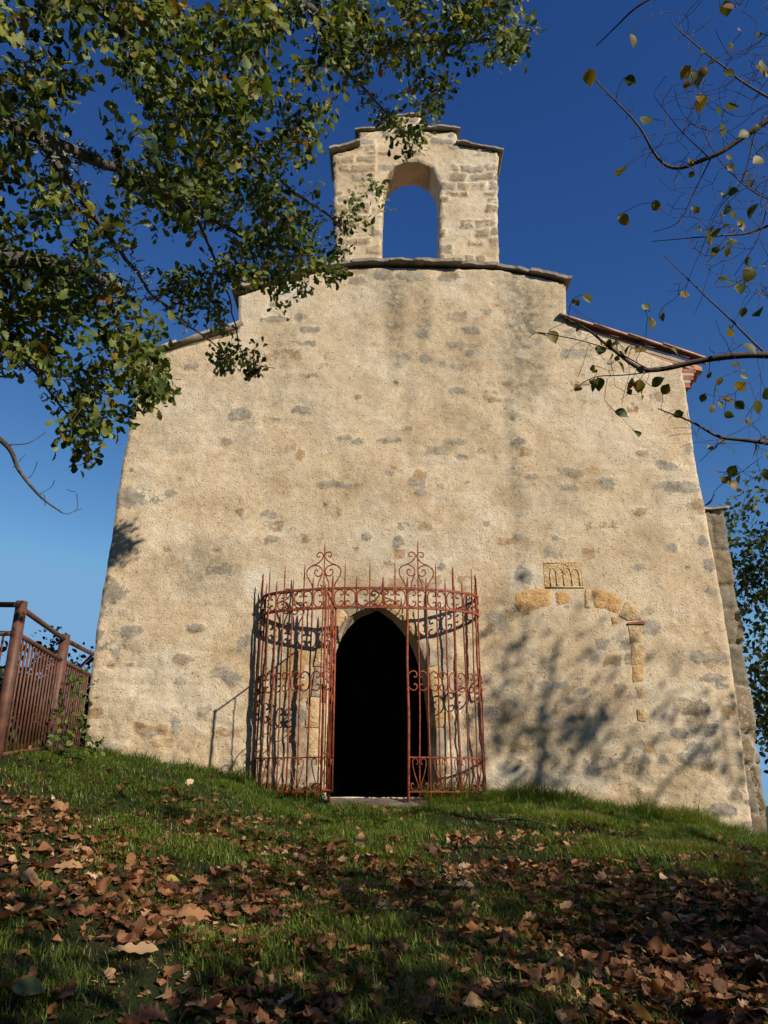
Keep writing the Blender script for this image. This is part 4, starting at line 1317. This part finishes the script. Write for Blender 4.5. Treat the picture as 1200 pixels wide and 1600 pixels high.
# dead hanging branch at the far left
GD = Grower(13)
GD.path([crotch, pr(-260, 560, 4.6), pr(-80, 640, 4.6), pr(8, 690, 4.6), pr(32, 735, 4.6), pr(62, 775, 4.6), pr(100, 803, 4.6)], .03, .0035, 8, .02)
GD.path([pr(15, 695, 4.6), pr(45, 692, 4.62), pr(72, 675, 4.65)], .005, .002, 5, .01)
GD.grow(np.array([pr(a, b, 4.6 + .1 * i / 9) for i, (a, b) in enumerate([(85, 750), (58, 722), (120, 772), (128, 795), (95, 795), (75, 765), (50, 745), (105, 765), (70, 790), (20, 730), (40, 710)])]), rk=.005, rmax=.005)
big, small = GD.mesh_parts(.5); small.build('dead_branch', M_bark, oak)

# --- the sparse hazel on the right
hz = float(ground_h(5.6, 4.3))
hazel = thing('hazel_tree', 'nearly bare hazel with thin twigs and scattered yellow leaves at the right', 'tree', (5.6, 4.3, hz))
H = Grower(17); H.tang = .18
H.path([(5.6, 4.3, hz - .2), (5.5, 4.4, hz + 1.4), (5.2, 4.5, hz + 2.8), (4.8, 4.4, hz + 4.4), (4.5, 4.3, hz + 6.2)], .10, .02, 8, .06)
H.path([(5.65, 4.4, hz - .2), (6.0, 4.9, hz + 1.8), (6.2, 5.1, hz + 3.6), (6.3, 5.3, hz + 5.0)], .06, .02, 8, .08)
H.path([(5.8, 4.2, hz - .2), (7.0, 3.6, hz + 2.6), (8.4, 3.0, hz + 5.0), (9.3, 2.7, hz + 6.8), (9.9, 2.6, hz + 9.2)], .09, .02, 8, .08)
H.path([(8.4, 3.0, hz + 5.0), (9.8, 3.2, hz + 6.2), (11.2, 3.4, hz + 7.6)], .04, .015, 8, .08)
s1 = (5.2, 4.5, hz + 2.8); s2 = (4.8, 4.4, hz + 4.4); s3 = (5.4, 4.45, hz + 2.0)
H.path([s1, pr(1420, 560, 5.2), pr(1200, 556, 4.9), pr(1090, 562, 4.85), pr(1010, 575, 4.8), pr(960, 545, 4.75), pr(920, 515, 4.7), pr(880, 495, 4.7)], .030, .0035, 8, .02)
H.path([pr(1090, 562, 4.85), pr(1010, 582, 4.8), pr(930, 590, 4.8), pr(890, 610, 4.8)], .006, .002, 8, .02)
H.path([pr(1010, 575, 4.8), pr(950, 545, 4.75), pr(850, 520, 4.7), pr(825, 528, 4.7)], .005, .002, 8, .02)
H.path([s3, pr(1380, 720, 5.1), pr(1200, 693, 4.9), pr(1130, 685, 4.85), pr(1080, 660, 4.8), pr(1030, 640, 4.8)], .022, .003, 8, .02)
H.path([s2, pr(1420, 60, 5.6), pr(1230, 170, 5.2), pr(1180, 205, 5.1), pr(1110, 248, 5.0), pr(1050, 258, 5.0), pr(1000, 200, 4.9), pr(915, 115, 4.9)], .028, .003, 8, .03)
H.path([s2, pr(1400, 300, 5.4), pr(1260, 330, 5.2), pr(1160, 365, 5.1), pr(1100, 372, 5.0), pr(1020, 378, 5.0)], .016, .002, 8, .03)
H.path([(4.5, 4.3, hz + 6.2), pr(1300, -120, 5.8), pr(1120, -60, 5.4), pr(1000, 5, 5.2), pr(930, 68, 5.2)], .018, .003, 8, .03)
H.path([pr(1230, 170, 5.2), pr(1150, 120, 5.2), pr(1080, 60, 5.2), pr(1050, 30, 5.2)], .008, .002, 8, .03)
H.path([pr(1200, 556, 4.9), pr(1120, 480, 4.9), pr(1080, 440, 4.9), pr(1040, 400, 4.9)], .007, .002, 8, .02)
H.path([pr(1110, 248, 5.0), pr(1085, 300, 5.0), pr(1060, 345, 5.0), pr(1020, 360, 5.0)], .005, .002, 6, .02)
H.path([pr(1180, 205, 5.1), pr(1160, 280, 5.05), pr(1120, 330, 5.0), pr(1085, 410, 5.0)], .006, .002, 6, .02)
H.path([pr(1230, 170, 5.2), pr(1210, 260, 5.1), pr(1190, 360, 5.0), pr(1150, 430, 5.0)], .006, .002, 6, .02)
H.path([pr(1110, 248, 5.0), pr(1060, 200, 5.0), pr(1020, 150, 5.0)], .005, .002, 6, .02)
H.path([pr(1260, 330, 5.2), pr(1180, 300, 5.2), pr(1120, 240, 5.2), pr(1090, 170, 5.2)], .006, .002, 6, .02)
tw = []
rh = np.random.default_rng(23)
for poly, n in (([(1020, 120), (1200, 60), (1260, 200), (1260, 480), (1120, 460), (1040, 330)], 420), ([(880, 470), (1060, 560), (1000, 650), (880, 600)], 34), ([(1020, 430), (1200, 430), (1200, 700), (1090, 560)], 30),
                ([(1000, -30), (1240, -30), (1240, 150), (1080, 120)], 70), ([(980, 620), (1200, 650), (1240, 760), (1100, 740)], 30), ([(930, 120), (1040, 180), (1040, 300), (990, 240)], 22)):
    P = np.array(poly, float); got = 0
    while got < n:
        q = rh.uniform(P.min(0), P.max(0))
        if inside(q[0:1], q[1:2], P)[0]: tw.append(at_r(q[0], q[1], rh.uniform(4.6, 5.7))); got += 1
H.grow(np.array(tw), sag=.03, rk=.004, rtip=.0019, rmax=.007, wob=.05)
# off-frame twiggy crown which dapples the front wall
off = []
for c, rad, n in (((9.9, 2.6, 8.6), (1.9, .8, 1.7), 230), ((9.0, 2.9, 7.5), (2.0, .8, 1.5), 110), ((8.7, 3.1, 8.4), (.9, .5, 2.0), 60), ((11.2, 3.4, 7.9), (1.3, .7, 1.2), 55), ((6.1, 5.2, 5.2), (.8, .7, .9), 16)):
    for _ in range(n):
        v = rh.normal(0, 1, 3); v /= np.linalg.norm(v); off.append(np.array(c) + np.array(rad) * v * rh.uniform(.1, 1))
eo = H.grow(np.array(off), sag=.03, rk=.008, rtip=.004, rmax=.018)
LEAVES = [(895, 475), (912, 468), (1003, 482), (1012, 502), (1035, 488), (858, 524), (838, 530), (920, 603), (905, 610), (933, 597), (965, 572), (940, 548), (988, 545), (1007, 552), (1048, 553), (1000, 600), (988, 597), (1004, 618), (1018, 612),
          (1035, 625), (960, 650), (990, 680), (1148, 635), (1180, 632), (1165, 605), (1195, 615), (1128, 628), (1150, 735), (1138, 758), (1115, 778), (1165, 765), (1165, 660), (1135, 700), (1068, 652), (975, 130), (1102, 155), (1130, 120), (1133, 8), (1095, 3), (975, 268), (1190, 100),
          (1118, 180), (1128, 200), (1012, 190), (1155, 450), (1163, 488), (1185, 492), (1170, 215), (1137, 310), (1115, 360), (1110, 375), (1185, 325), (1192, 255), (965, 345), (1018, 325), (1175, 425), (1060, 468), (1130, 440), (1078, 110), (1150, 20), (1187, 470), (1180, 700), (1195, 740), (920, 115),
          (985, 60), (905, 512), (1030, 505), (1143, 520), (1160, 545)]
for poly_, n_ in (([(1060, 90), (1200, 40), (1200, 470), (1090, 440)], 46), ([(1090, 560), (1200, 570), (1200, 770), (1110, 760)], 22), ([(900, 520), (1050, 560), (1000, 640), (900, 600)], 14)):
    P_ = np.array(poly_, float); g_ = 0
    while g_ < n_:
        q_ = rh.uniform(P_.min(0), P_.max(0))
        if inside(q_[0:1], q_[1:2], P_)[0]: LEAVES.append((float(q_[0]), float(q_[1]))); g_ += 1
N_MAIN = 78
BIG = {(975, 268), (1102, 155), (1133, 8), (1128, 442), (1138, 758), (1005, 620)}
lt = np.array([at_r(a, b - 8, rh.uniform(4.65, 4.95)) for a, b in LEAVES])
el = H.grow(lt, sag=.02, rk=.004, rtip=.002, rmax=.005)
m = len(lt)
dv = rh.normal(0, .55, (m, 3)); dv[:, 2] -= .55
nv = rh.normal(0, .5, (m, 3)); nv[:, 1] -= .9; nv[:, 2] += .25
sz = np.array([.088 * rh.uniform(.65, 1.1) * (1.15 if p in BIG else 1) * (.62 if i_ >= N_MAIN else 1) for i_, p in enumerate(LEAVES)])
HB = Buf()
V, F = place_leaves(*HAZ_T, lt, dv, nv, sz, rh.uniform(-.3, .3, m)); HB.add(V, F, tint=np.repeat(np.clip(rh.normal(.5, .25, m), 0, 1), len(HAZ_T[0])))
V, F, ti = leaf_cloud(eo, 3, .10, *HAZ_T, rh, .3, .3, (.1, .8), .3); HB.add(V, F, tint=ti)
big, small = H.mesh_parts(.02)
big.build('trunk', M_twig, hazel); small.build('twigs', M_twig, hazel); HB.build('crown', M_hazel, hazel)


def clump_tree(name, label, cat, loc, h, rad, seed, mat, per, nclump, lsize, group=None, trunk_r=.18, base=.25, bark=M_bark, tmpl=SM_T):
    """a full tree: trunk, limbs grown to scattered targets, leaf sprays round each"""
    r = np.random.default_rng(seed); x, y, z = loc
    t = thing(name, label, cat, loc, group)
    g = Grower(seed, 60000)
    g.path([(x, y, z - .3), (x + r.normal(0, .1), y + r.normal(0, .1), z + h * .3), (x + r.normal(0, .2), y + r.normal(0, .2), z + h * .6), (x + r.normal(0, .3), y + r.normal(0, .3), z + h * .93)], trunk_r, trunk_r * .15, 10, .1)
    tgt = []
    tries = 0
    while len(tgt) < nclump:
        tries += 1
        v = r.normal(0, 1, 3); v /= np.linalg.norm(v); v *= r.uniform(.3, 1) ** .6
        f = (v[2] + 1) / 2
        p = np.array([x + v[0] * rad * (1.1 - .35 * f), y + v[1] * rad * (1.1 - .35 * f), z + h * (base + (1 - base) * f)])
        if tries < nclump * 4 and fbm(p[0:1] * .9 + p[1:2], p[2:3] * .9, seed, 3)[0] < -.12: continue
        tgt.append(p)
    e = g.grow(np.array(tgt), sag=.05, rk=.012, rmax=trunk_r * .4, rtip=.004)
    V, F, ti = leaf_cloud(e, per, lsize, *tmpl, r, lsize * 6, .3, (.0, 1), .15)
    b1, b2 = g.mesh_parts(.012)
    if b1.n: b1.build('trunk', bark, t)
    if b2.n: b2.build('twigs', M_twig, t)
    B = Buf(); B.add(V, F, tint=ti); B.build('crown', mat, t)
    return t


def gz(x, y): return float(ground_h(x, y))


# trees beyond the right corner of the chapel
clump_tree('broadleaf_tree', 'tall green tree rising behind the right corner buttress of the chapel', 'tree', (10.4, 18.0, gz(10.4, 18)), 9.6, 2.6, 31, M_far, 48, 170, .17, 'trees beyond the right side of the chapel')
clump_tree('broadleaf_tree', 'shorter yellow green tree low behind the buttress at the right edge', 'tree', (8.7, 15.0, gz(8.7, 15)), 5.0, 1.7, 32, M_bramble, 40, 90, .13, 'trees beyond the right side of the chapel', .1, .1)
clump_tree('broadleaf_tree', 'dark far tree filling the gap between buttress and frame edge', 'tree', (15.5, 26.0, gz(15.5, 26)), 9.0, 3.6, 33, M_shrub, 60, 150, .25, 'trees beyond the right side of the chapel')
# shrubs beyond the railing
for i, (x, y, ptop, px_, rd, lab, nn) in enumerate(((0, 10.6, 985, 85, .34, 'dark upright shrub standing behind the rusty railing', 90), (0, 11.6, 968, 131, .14, 'slender dark shrub between the railing and the chapel corner', 30), (0, 9.4, 1045, 15, .5, 'low dark shrub at the left end behind the railing bars', 130), (0, 10.8, 1045, 62, .5, 'dense dark shrub low behind the middle of the railing', 170), (0, 11.6, 1052, 108, .5, 'dense dark shrub low behind the chapel end of the railing', 150), (0, 13.5, 1070, 50, 1.1, 'broad dark shrub farther down the bank behind the railing', 260))):
    x = float(at_y(px_, ptop, y)[0]); zb = gz(x, y); zt = float(at_y(px_, ptop, y)[2])
    clump_tree('shrub', lab, 'shrub', (x, y, zb), zt - zb, rd, 40 + i, M_shrub, 12 if i < 2 else 22, nn, .07 if i < 2 else .12, 'shrubs behind the railing', .03, .3, M_twig, HAZ_T)
# bramble climbing the second post
bx, by = -3.5, 8.55; bz = gz(bx, by)
br = thing('bramble', 'sunlit green bramble climbing the railing post nearest the chapel', 'plant', (bx, by, bz))
gb = Grower(51, 20000)
for k in range(6):
    a = random.uniform(-.2, .5); gb.path([(bx + a * .2, by + a, bz - .05), (bx + a * .3 + .02, by + a, bz + .5), (bx + a * .3 + random.uniform(-.1, .1), by + a * 1.1, bz + random.uniform(.7, 1.0))], .006, .002, 8, .08)
rb = np.random.default_rng(8)
e = gb.grow(np.array([(bx + rb.normal(.03, .08), by + rb.uniform(-.25, .75), bz + rb.uniform(.1, .95)) for _ in range(48)]), rk=.004, rmax=.004)
V, F, ti = leaf_cloud(e, 3, .075, *HAZ_T, rb, .08, .1, (0, 1), .2)
B = Buf(); B.add(V, F, tint=ti); B.build('foliage', M_bramble, br)
b1, b2 = gb.mesh_parts(.5); b2.build('stems', M_twig, br)
# trees behind the viewer, which shade the foreground
for i, (x, y, h, rd, lab, nc, lf) in enumerate(((6.4, -1.2, 7.0, 2.3, 'broad oak behind the viewer on the right', 190, 30), (4.2, -3.6, 8.2, 2.5, 'tall oak behind the viewer', 150, 24), (9.6, -1.6, 7.6, 2.5, 'oak on the right beyond the hazel', 230, 32), (12.4, 1.2, 7.2, 2.1, 'oak far on the right of the lawn', 130, 24), (7.6, -6.5, 10.5, 2.6, 'tallest oak behind the viewer', 130, 24),
                                               (9.0, 1.6, 6.6, 1.9, 'young oak on the right edge of the lawn', 110, 22), (2.4, -1.6, 6.4, 1.8, 'slim oak just behind the viewer', 70, 20), (7.6, .4, 5.2, 1.6, 'low oak right of the viewer', 120, 26))):
    clump_tree('oak_tree', lab, 'tree', (x, y, gz(x, y)), h, rd, 60 + i, M_oak, lf, nc, .14, 'oaks behind the viewer', .2, .2)

# unseen wood behind the viewer, added to hold back sky light: one mass
WB = Buf(); rw = np.random.default_rng(500)
for k in range(34):
    if k < 22: wx, wy = -24 + 1.55 * k + rw.normal(0, .8), -17 + rw.normal(0, 2.0)
    else: wx, wy = -17 + rw.normal(0, 2), -14 + 2.3 * (k - 22) + rw.normal(0, .8)
    wz = gz(wx, wy); hh = rw.uniform(11, 16)
    WB.add(*tube([(wx, wy, wz - .3), (wx + .2, wy, wz + hh * .5), (wx, wy, wz + hh * .9)], [.22, .15, .03], 7), tint=np.full(1, .0))
    m = 650
    v = rw.normal(0, 1, (m, 3)); v /= np.linalg.norm(v, axis=1, keepdims=True); v *= rw.uniform(.45, 1, (m, 1))
    p = np.array([wx, wy, wz + hh * .55]) + v * np.array([2.3, 2.3, hh * .47])
    V, F = place_leaves(*SM_T, p, rw.normal(0, 1, (m, 3)), rw.normal(0, .6, (m, 3)) + [0, 0, .6], rw.uniform(.45, .95, m))
    WB.add(V, F, tint=np.repeat(rw.random(m), len(SM_T[0])))
wood = WB.build('sky_blocking_wood', M_far); wood['kind'] = 'stuff'

# ------------------------------------------------------------------ grass
def in_view(x, y, z, mar=40):
    v = np.stack([x, y, z - EYE], -1)
    dep = v[:, 1] * CP + v[:, 2] * SP; up = -v[:, 1] * SP + v[:, 2] * CP
    px = 600 + FPX * v[:, 0] / dep; py = 800 - FPX * up / dep
    return (dep > .5) & (px > -mar) & (px < 1200 + mar) & (py < 1600 + mar * 2) & (py > 700), px, py, dep


rg_ = np.random.default_rng(77)
n = 900000
gxx = rg_.uniform(-7.5, 7.5, n); gyy = 2.9 + (D + 1.4 - 2.9) * rg_.random(n) ** .85
ok = ~((gyy > D - .02) & (gxx > XL - .25) & (gxx < XR + .3)) & (np.abs(gxx) < gyy * .62 + .8)
gxx, gyy = gxx[ok], gyy[ok]
patch = fbm(gxx * 1.1, gyy * 1.3, 201, 4) + .5 * fbm(gxx * 5, gyy * 5, 207, 2)
lit = sstep(8.6, 5.6, gyy + .5 * fbm(gxx * .7, gyy * .7, 202))         # 1 where the leaf litter lies thick
keep = rg_.random(len(gxx)) < np.clip(.62 + patch * .9 - .18 * lit, .10, 1)
stepm = (np.abs(gxx - (x0 + x1) / 2) < (x1 - x0) / 2) & (gyy > D - .85)
keep &= ~stepm
gxx, gyy, patch, lit = gxx[keep], gyy[keep], patch[keep], lit[keep]
gzz = ground_h(gxx, gyy)
okv, _, _, _ = in_view(gxx, gyy, gzz, 60)
gxx, gyy, gzz, patch, lit = gxx[okv], gyy[okv], gzz[okv], patch[okv], lit[okv]
m = len(gxx)
wallb = sstep(.75, .1, D - gyy) * (np.abs(fbm(gxx * 2.2, gyy * 0 + 3, 211, 3)) * 2.2 + .25)
hgt = (.035 + .05 * rg_.random(m) + .12 * np.clip(patch, 0, 1)) * (1 - .25 * lit) + wallb * .20 * rg_.random(m)
wid = rg_.uniform(.0013, .0030, m) * (1 + .07 * gyy)
az = rg_.uniform(0, 2 * math.pi, m); ln = rg_.uniform(.25, 1.5, m)
dx, dy_ = np.cos(az) * ln, np.sin(az) * ln
pxv, pyv = -np.sin(az), np.cos(az)
lv = []
for t, w in ((0, 1), (.4, .85), (.75, .5)):
    bx_ = gxx + dx * hgt * t * t; by_ = gyy + dy_ * hgt * t * t; bz_ = gzz - .01 + hgt * t * (1 - .18 * ln * t)
    lv.append(np.stack([bx_ - pxv * wid * w, by_ - pyv * wid * w, bz_], -1)); lv.append(np.stack([bx_ + pxv * wid * w, by_ + pyv * wid * w, bz_], -1))
lv.append(np.stack([gxx + dx * hgt, gyy + dy_ * hgt, gzz - .01 + hgt * (1 - .18 * ln)], -1))
V = np.stack(lv, 1).reshape(-1, 3)
o = np.arange(m)[:, None] * 7
F4 = np.concatenate([o + np.array([0, 1, 3, 2]), o + np.array([2, 3, 5, 4])]); F3 = o + np.array([4, 5, 6])
tint = np.clip(.45 + .45 * patch + rg_.normal(0, .17, m) + (rg_.random(m) < .06) * .5, 0, 1)
grass = link('grass', mesh_np('grass', V, [F4, F3], {'tint': np.repeat(tint, 7)}), M_grass)
grass['kind'] = 'stuff'

# ------------------------------------------------------------------ fallen leaves
rl = np.random.default_rng(99)


def dead_mesh(name, seed, tint):
    r = np.random.default_rng(seed)
    base = DEAD_P0 if seed % 3 else HAZ_P
    prof = [(t, max(.004, w * r.uniform(.75, 1.2))) for t, w in base]
    prof = smooth_path(prof, 2); prof[:, 1] = np.maximum(prof[:, 1], .004)
    V, F = leaf_template(prof, r.uniform(-.2, .6), r.uniform(-.7, .5))
    V[:, 2] += .05 * np.sin(V[:, 0] * r.uniform(5, 11) + r.uniform(0, 6)) + .6 * abs(r.normal()) * V[:, 1] ** 2 * np.sign(r.normal()) + .10 * V[:, 1] * r.normal() + .5 * r.normal() * V[:, 1] * V[:, 0]
    V[:, 1] += .12 * r.normal() * V[:, 0] ** 2
    V[:, 0] -= .45
    return V, F


NV = 24
VARS = [dead_mesh('fallen_leaf', 300 + i, 0) for i in range(NV)]
n = 44000
lx = rl.uniform(-6.5, 6.5, n); ly = 2.9 + 7.1 * rl.random(n) ** 1.15
dens = sstep(9.4, 5.4, ly + 1.3 * sstep(-1.2, -3.6, lx) + .7 * fbm(lx * .8, ly * .8, 302)) * np.clip(.55 + 1.5 * fbm(lx * 1.5, ly * 1.5, 303, 3), .03, 1) + .02
ok = (rl.random(n) < dens) & ~((np.abs(lx - (x0 + x1) / 2) < .8) & (ly > D - .9)) & (np.abs(lx) < ly * .62 + .6) & (ly < D - .1)
lx, ly = lx[ok], ly[ok]; m = len(lx)
lz = ground_h(lx, ly) + rl.uniform(-.002, .04, m)
sz = .072 * np.clip(rl.lognormal(-.12, .36, m), .3, 1.7)
yaw = rl.uniform(0, 2 * math.pi, m)
nrm = rl.normal(0, .5, (m, 3)); nrm[:, 2] = 1
nrm[:, 1] -= .12
dd = np.stack([np.cos(yaw), np.sin(yaw), rl.normal(0, .25, m)], -1)
dt = np.clip(rl.normal(.48, .26, m), 0, 1)
vi = rl.integers(0, NV, m)
okv, px_, py_, dep = in_view(lx, ly, lz, -6)
okv &= py_ < 1590
score = np.where(okv, sz / dep * np.clip(nrm[:, 2], .3, 1), -1)
order = np.argsort(-score)
top = order[:296]; rest = order[296:]
B = Buf()
for v in range(NV):
    s = rest[vi[rest] == v]
    if len(s) == 0: continue
    V, F = place_leaves(*VARS[v], np.stack([lx, ly, lz], -1)[s], dd[s], nrm[s], sz[s])
    B.add(V, F, tint=np.repeat(dt[s], len(VARS[v][0])))
nf = 26000
fx = rl.uniform(-6.5, 6.5, nf); fy = 2.9 + 6.6 * rl.random(nf) ** 1.3
okf = (rl.random(nf) < sstep(9.6, 5.0, fy + .6 * fbm(fx, fy, 305)) * np.clip(.75 + .9 * fbm(fx * 1.3, fy * 1.3, 306, 3), .1, 1)) & (np.abs(fx) < fy * .62 + .6)
fx, fy = fx[okf], fy[okf]; nf = len(fx)
tn_ = rl.normal(0, .5, (nf, 3)); tn_[:, 2] = 1
V, F = place_leaves(leaf_template([(0, .1), (.35, .32), (.7, .22), (1, .02)], .3, .3)[0], leaf_template([(0, .1), (.35, .32), (.7, .22), (1, .02)], .3, .3)[1],
                    np.stack([fx, fy, ground_h(fx, fy) + rl.uniform(.0, .03, nf)], -1), rl.normal(0, 1, (nf, 3)) * [1, 1, .3], tn_, rl.uniform(.012, .04, nf))
B.add(V, F, tint=np.repeat(np.clip(rl.normal(.42, .27, nf), 0, 1), 12))
lit_o = B.build('leaf_litter', M_dead, None); lit_o['kind'] = 'stuff'
LV = {}
TB = [.08, .28, .42, .55, .70, .9]
for v in range(NV):
    for b, t in enumerate(TB):
        me = mesh_np('fallen_leaf', VARS[v][0], VARS[v][1], {'tint': np.full(len(VARS[v][0]), t)}); me.materials.append(M_dead); LV[v, b] = me
from mathutils import Matrix


def leaf_matrix(p, d, nr, s):
    d = Vector(d).normalized(); b = Vector(nr).cross(d).normalized(); n_ = d.cross(b)
    return Matrix(((d.x * s, b.x * s, n_.x * s, p[0]), (d.y * s, b.y * s, n_.y * s, p[1]), (d.z * s, b.z * s, n_.z * s, p[2]), (0, 0, 0, 1)))


src = None
for i in top:
    me = LV[int(vi[i]), int(np.argmin(np.abs(np.array(TB) - dt[i])))]
    if src is None:
        o = src = bpy.data.objects.new('fallen_leaf', me)
        tag(o, 'curled dry brown lobed leaf lying in the littered grass of the foreground', 'leaf', 'dry brown leaves fallen on the grass')
    else:
        o = src.copy(); o.data = me
    COL.objects.link(o)
    o.matrix_world = leaf_matrix((lx[i], ly[i], lz[i]), dd[i], nrm[i], float(sz[i]))


def ground_at(px, py):
    d = ray(px, py); t = 1.5
    for _ in range(4000):
        p = d * t + np.array([0, 0, EYE])
        if p[2] < float(ground_h(p[0], p[1])): break
        t += .01
    return p


M_special = {}
for px, py, s, tn, label, lift, nr in ((205, 1500, .21, .93, 'large pale tan lobed leaf lying flat at the lower left', .05, (.1, -.22, 1)),
                                      (562, 1331, .15, .80, 'upright orange tan leaf standing in green grass below the door', .06, (.1, -1, .25)),
                                      (215, 1469, .11, .20, 'rust red rounded leaf standing on edge above the large pale leaf', .05, (.2, -1, .5)),
                                      (100, 1366, .17, .85, 'broad light tan leaf on the grass at the left below the railing', .05, (.1, -.4, 1)),
                                      (298, 1444, .19, .75, 'broad tan oak leaf on the litter left of centre', .05, (.0, -.5, 1)),
                                      (725, 1394, .13, .9, 'pale curled leaf on the grass below the right side of the screen', .05, (.2, -.6, 1))):
    p = ground_at(px, py)
    _p = smooth_path(DEAD_P0, 3); _p[:, 1] = np.maximum(_p[:, 1], .004)
    VS, FS = leaf_template(_p, .16, .22); VS[:, 0] -= .45; VS[:, 2] += .03 * np.sin(VS[:, 0] * 7 + px) + .5 * VS[:, 1] * VS[:, 0] * .4
    me = mesh_np('fallen_leaf', VS, FS, {'tint': np.full(len(VS), tn)}); me.materials.append(M_dead)
    o = bpy.data.objects.new('fallen_leaf', me); COL.objects.link(o)
    tag(o, label, 'leaf')
    up = (nr[1] < -.9)
    o.matrix_world = leaf_matrix((p[0], p[1], p[2] + lift), (0.2, 0, 1) if up else (1, .25, .1), nr, s)
M_green = mat_leaf('fresh_fallen_leaf', [(0, (.10, .14, .045)), (1, (.16, .19, .08))], .3)
p = ground_at(32, 1568)
me = mesh_np('fallen_leaf', leaf_template(HAZ_P, .1, .3)[0], leaf_template(HAZ_P, .1, .3)[1], {'tint': np.full(len(HAZ_P) * 3, .6)}); me.materials.append(M_green)
o = bpy.data.objects.new('fallen_leaf', me); COL.objects.link(o); tag(o, 'grey green oval leaf lying in the bottom left corner', 'leaf')
o.matrix_world = leaf_matrix((p[0] - .05, p[1], p[2] + .06), (1, .1, 0), (.1, -.5, 1), .14)
M_yel = mat_leaf('yellow_fallen_leaf', [(0, (.40, .30, .05)), (1, (.45, .36, .08))], .3)
p = ground_at(257, 1388)
me = mesh_np('fallen_leaf', *leaf_template(HAZ_P, .2, .4), {'tint': np.full(len(HAZ_P) * 3, .6)}); me.materials.append(M_yel)
o = bpy.data.objects.new('fallen_leaf', me); COL.objects.link(o); tag(o, 'small bright yellow leaf lying in the shaded grass at left', 'leaf')
o.matrix_world = leaf_matrix((p[0], p[1], p[2] + .05), (1, .4, .1), (.1, -.6, 1), .09)
# fallen stick near the wall on the right
a, b = ground_at(765, 1290), ground_at(860, 1297)
B = Buf(); P = smooth_path([a + [0, 0, .05], (a + b) / 2 + [0, .04, .075], b + [0, 0, .05]], 6); B.add(*tube(P, np.linspace(.012, .006, len(P)), 7))
tag(B.build('fallen_branch', M_bark), 'dark bare stick lying in the grass right of the door', 'stick')
# leafy weed at the foot of the screen
def weed(px, py, n, h, sd, label):
    p = ground_at(px, py); r = np.random.default_rng(sd)
    t = thing('weed', label, 'plant', tuple(p))
    g = Grower(sd, 8000)
    for k in range(5): g.path([p - [0, 0, .03], p + [r.normal(0, .08), r.normal(0, .06), h * .6], p + [r.normal(0, .17), r.normal(0, .1), h * r.uniform(.7, 1.1)]], .004, .0015, 6, .02)
    e = g.grow(p + np.stack([r.normal(0, .16, n), r.normal(0, .1, n), r.uniform(.05, 1, n) * h], -1), rk=.004, rmax=.004)
    V, F, ti = leaf_cloud(e, 3, .07, *HAZ_T, r, .05, .4, (0, 1), .1)
    B = Buf(); B.add(V, F, tint=ti); B.build('foliage', M_bramble, t)
    _, b2 = g.mesh_parts(.5); b2.build('stems', M_twig, t)


weed(655, 1252, 26, .16, 71, 'low green leafy weed right of the door step at the screen')
weed(480, 1246, 22, .14, 72, 'low dark weed left of the door step at the screen')
weed(110, 1190, 40, .26, 73, 'leafy weed clump at the foot of the railing by the chapel corner')
weed(745, 1255, 20, .16, 74, 'weed tuft at the right end of the iron screen')
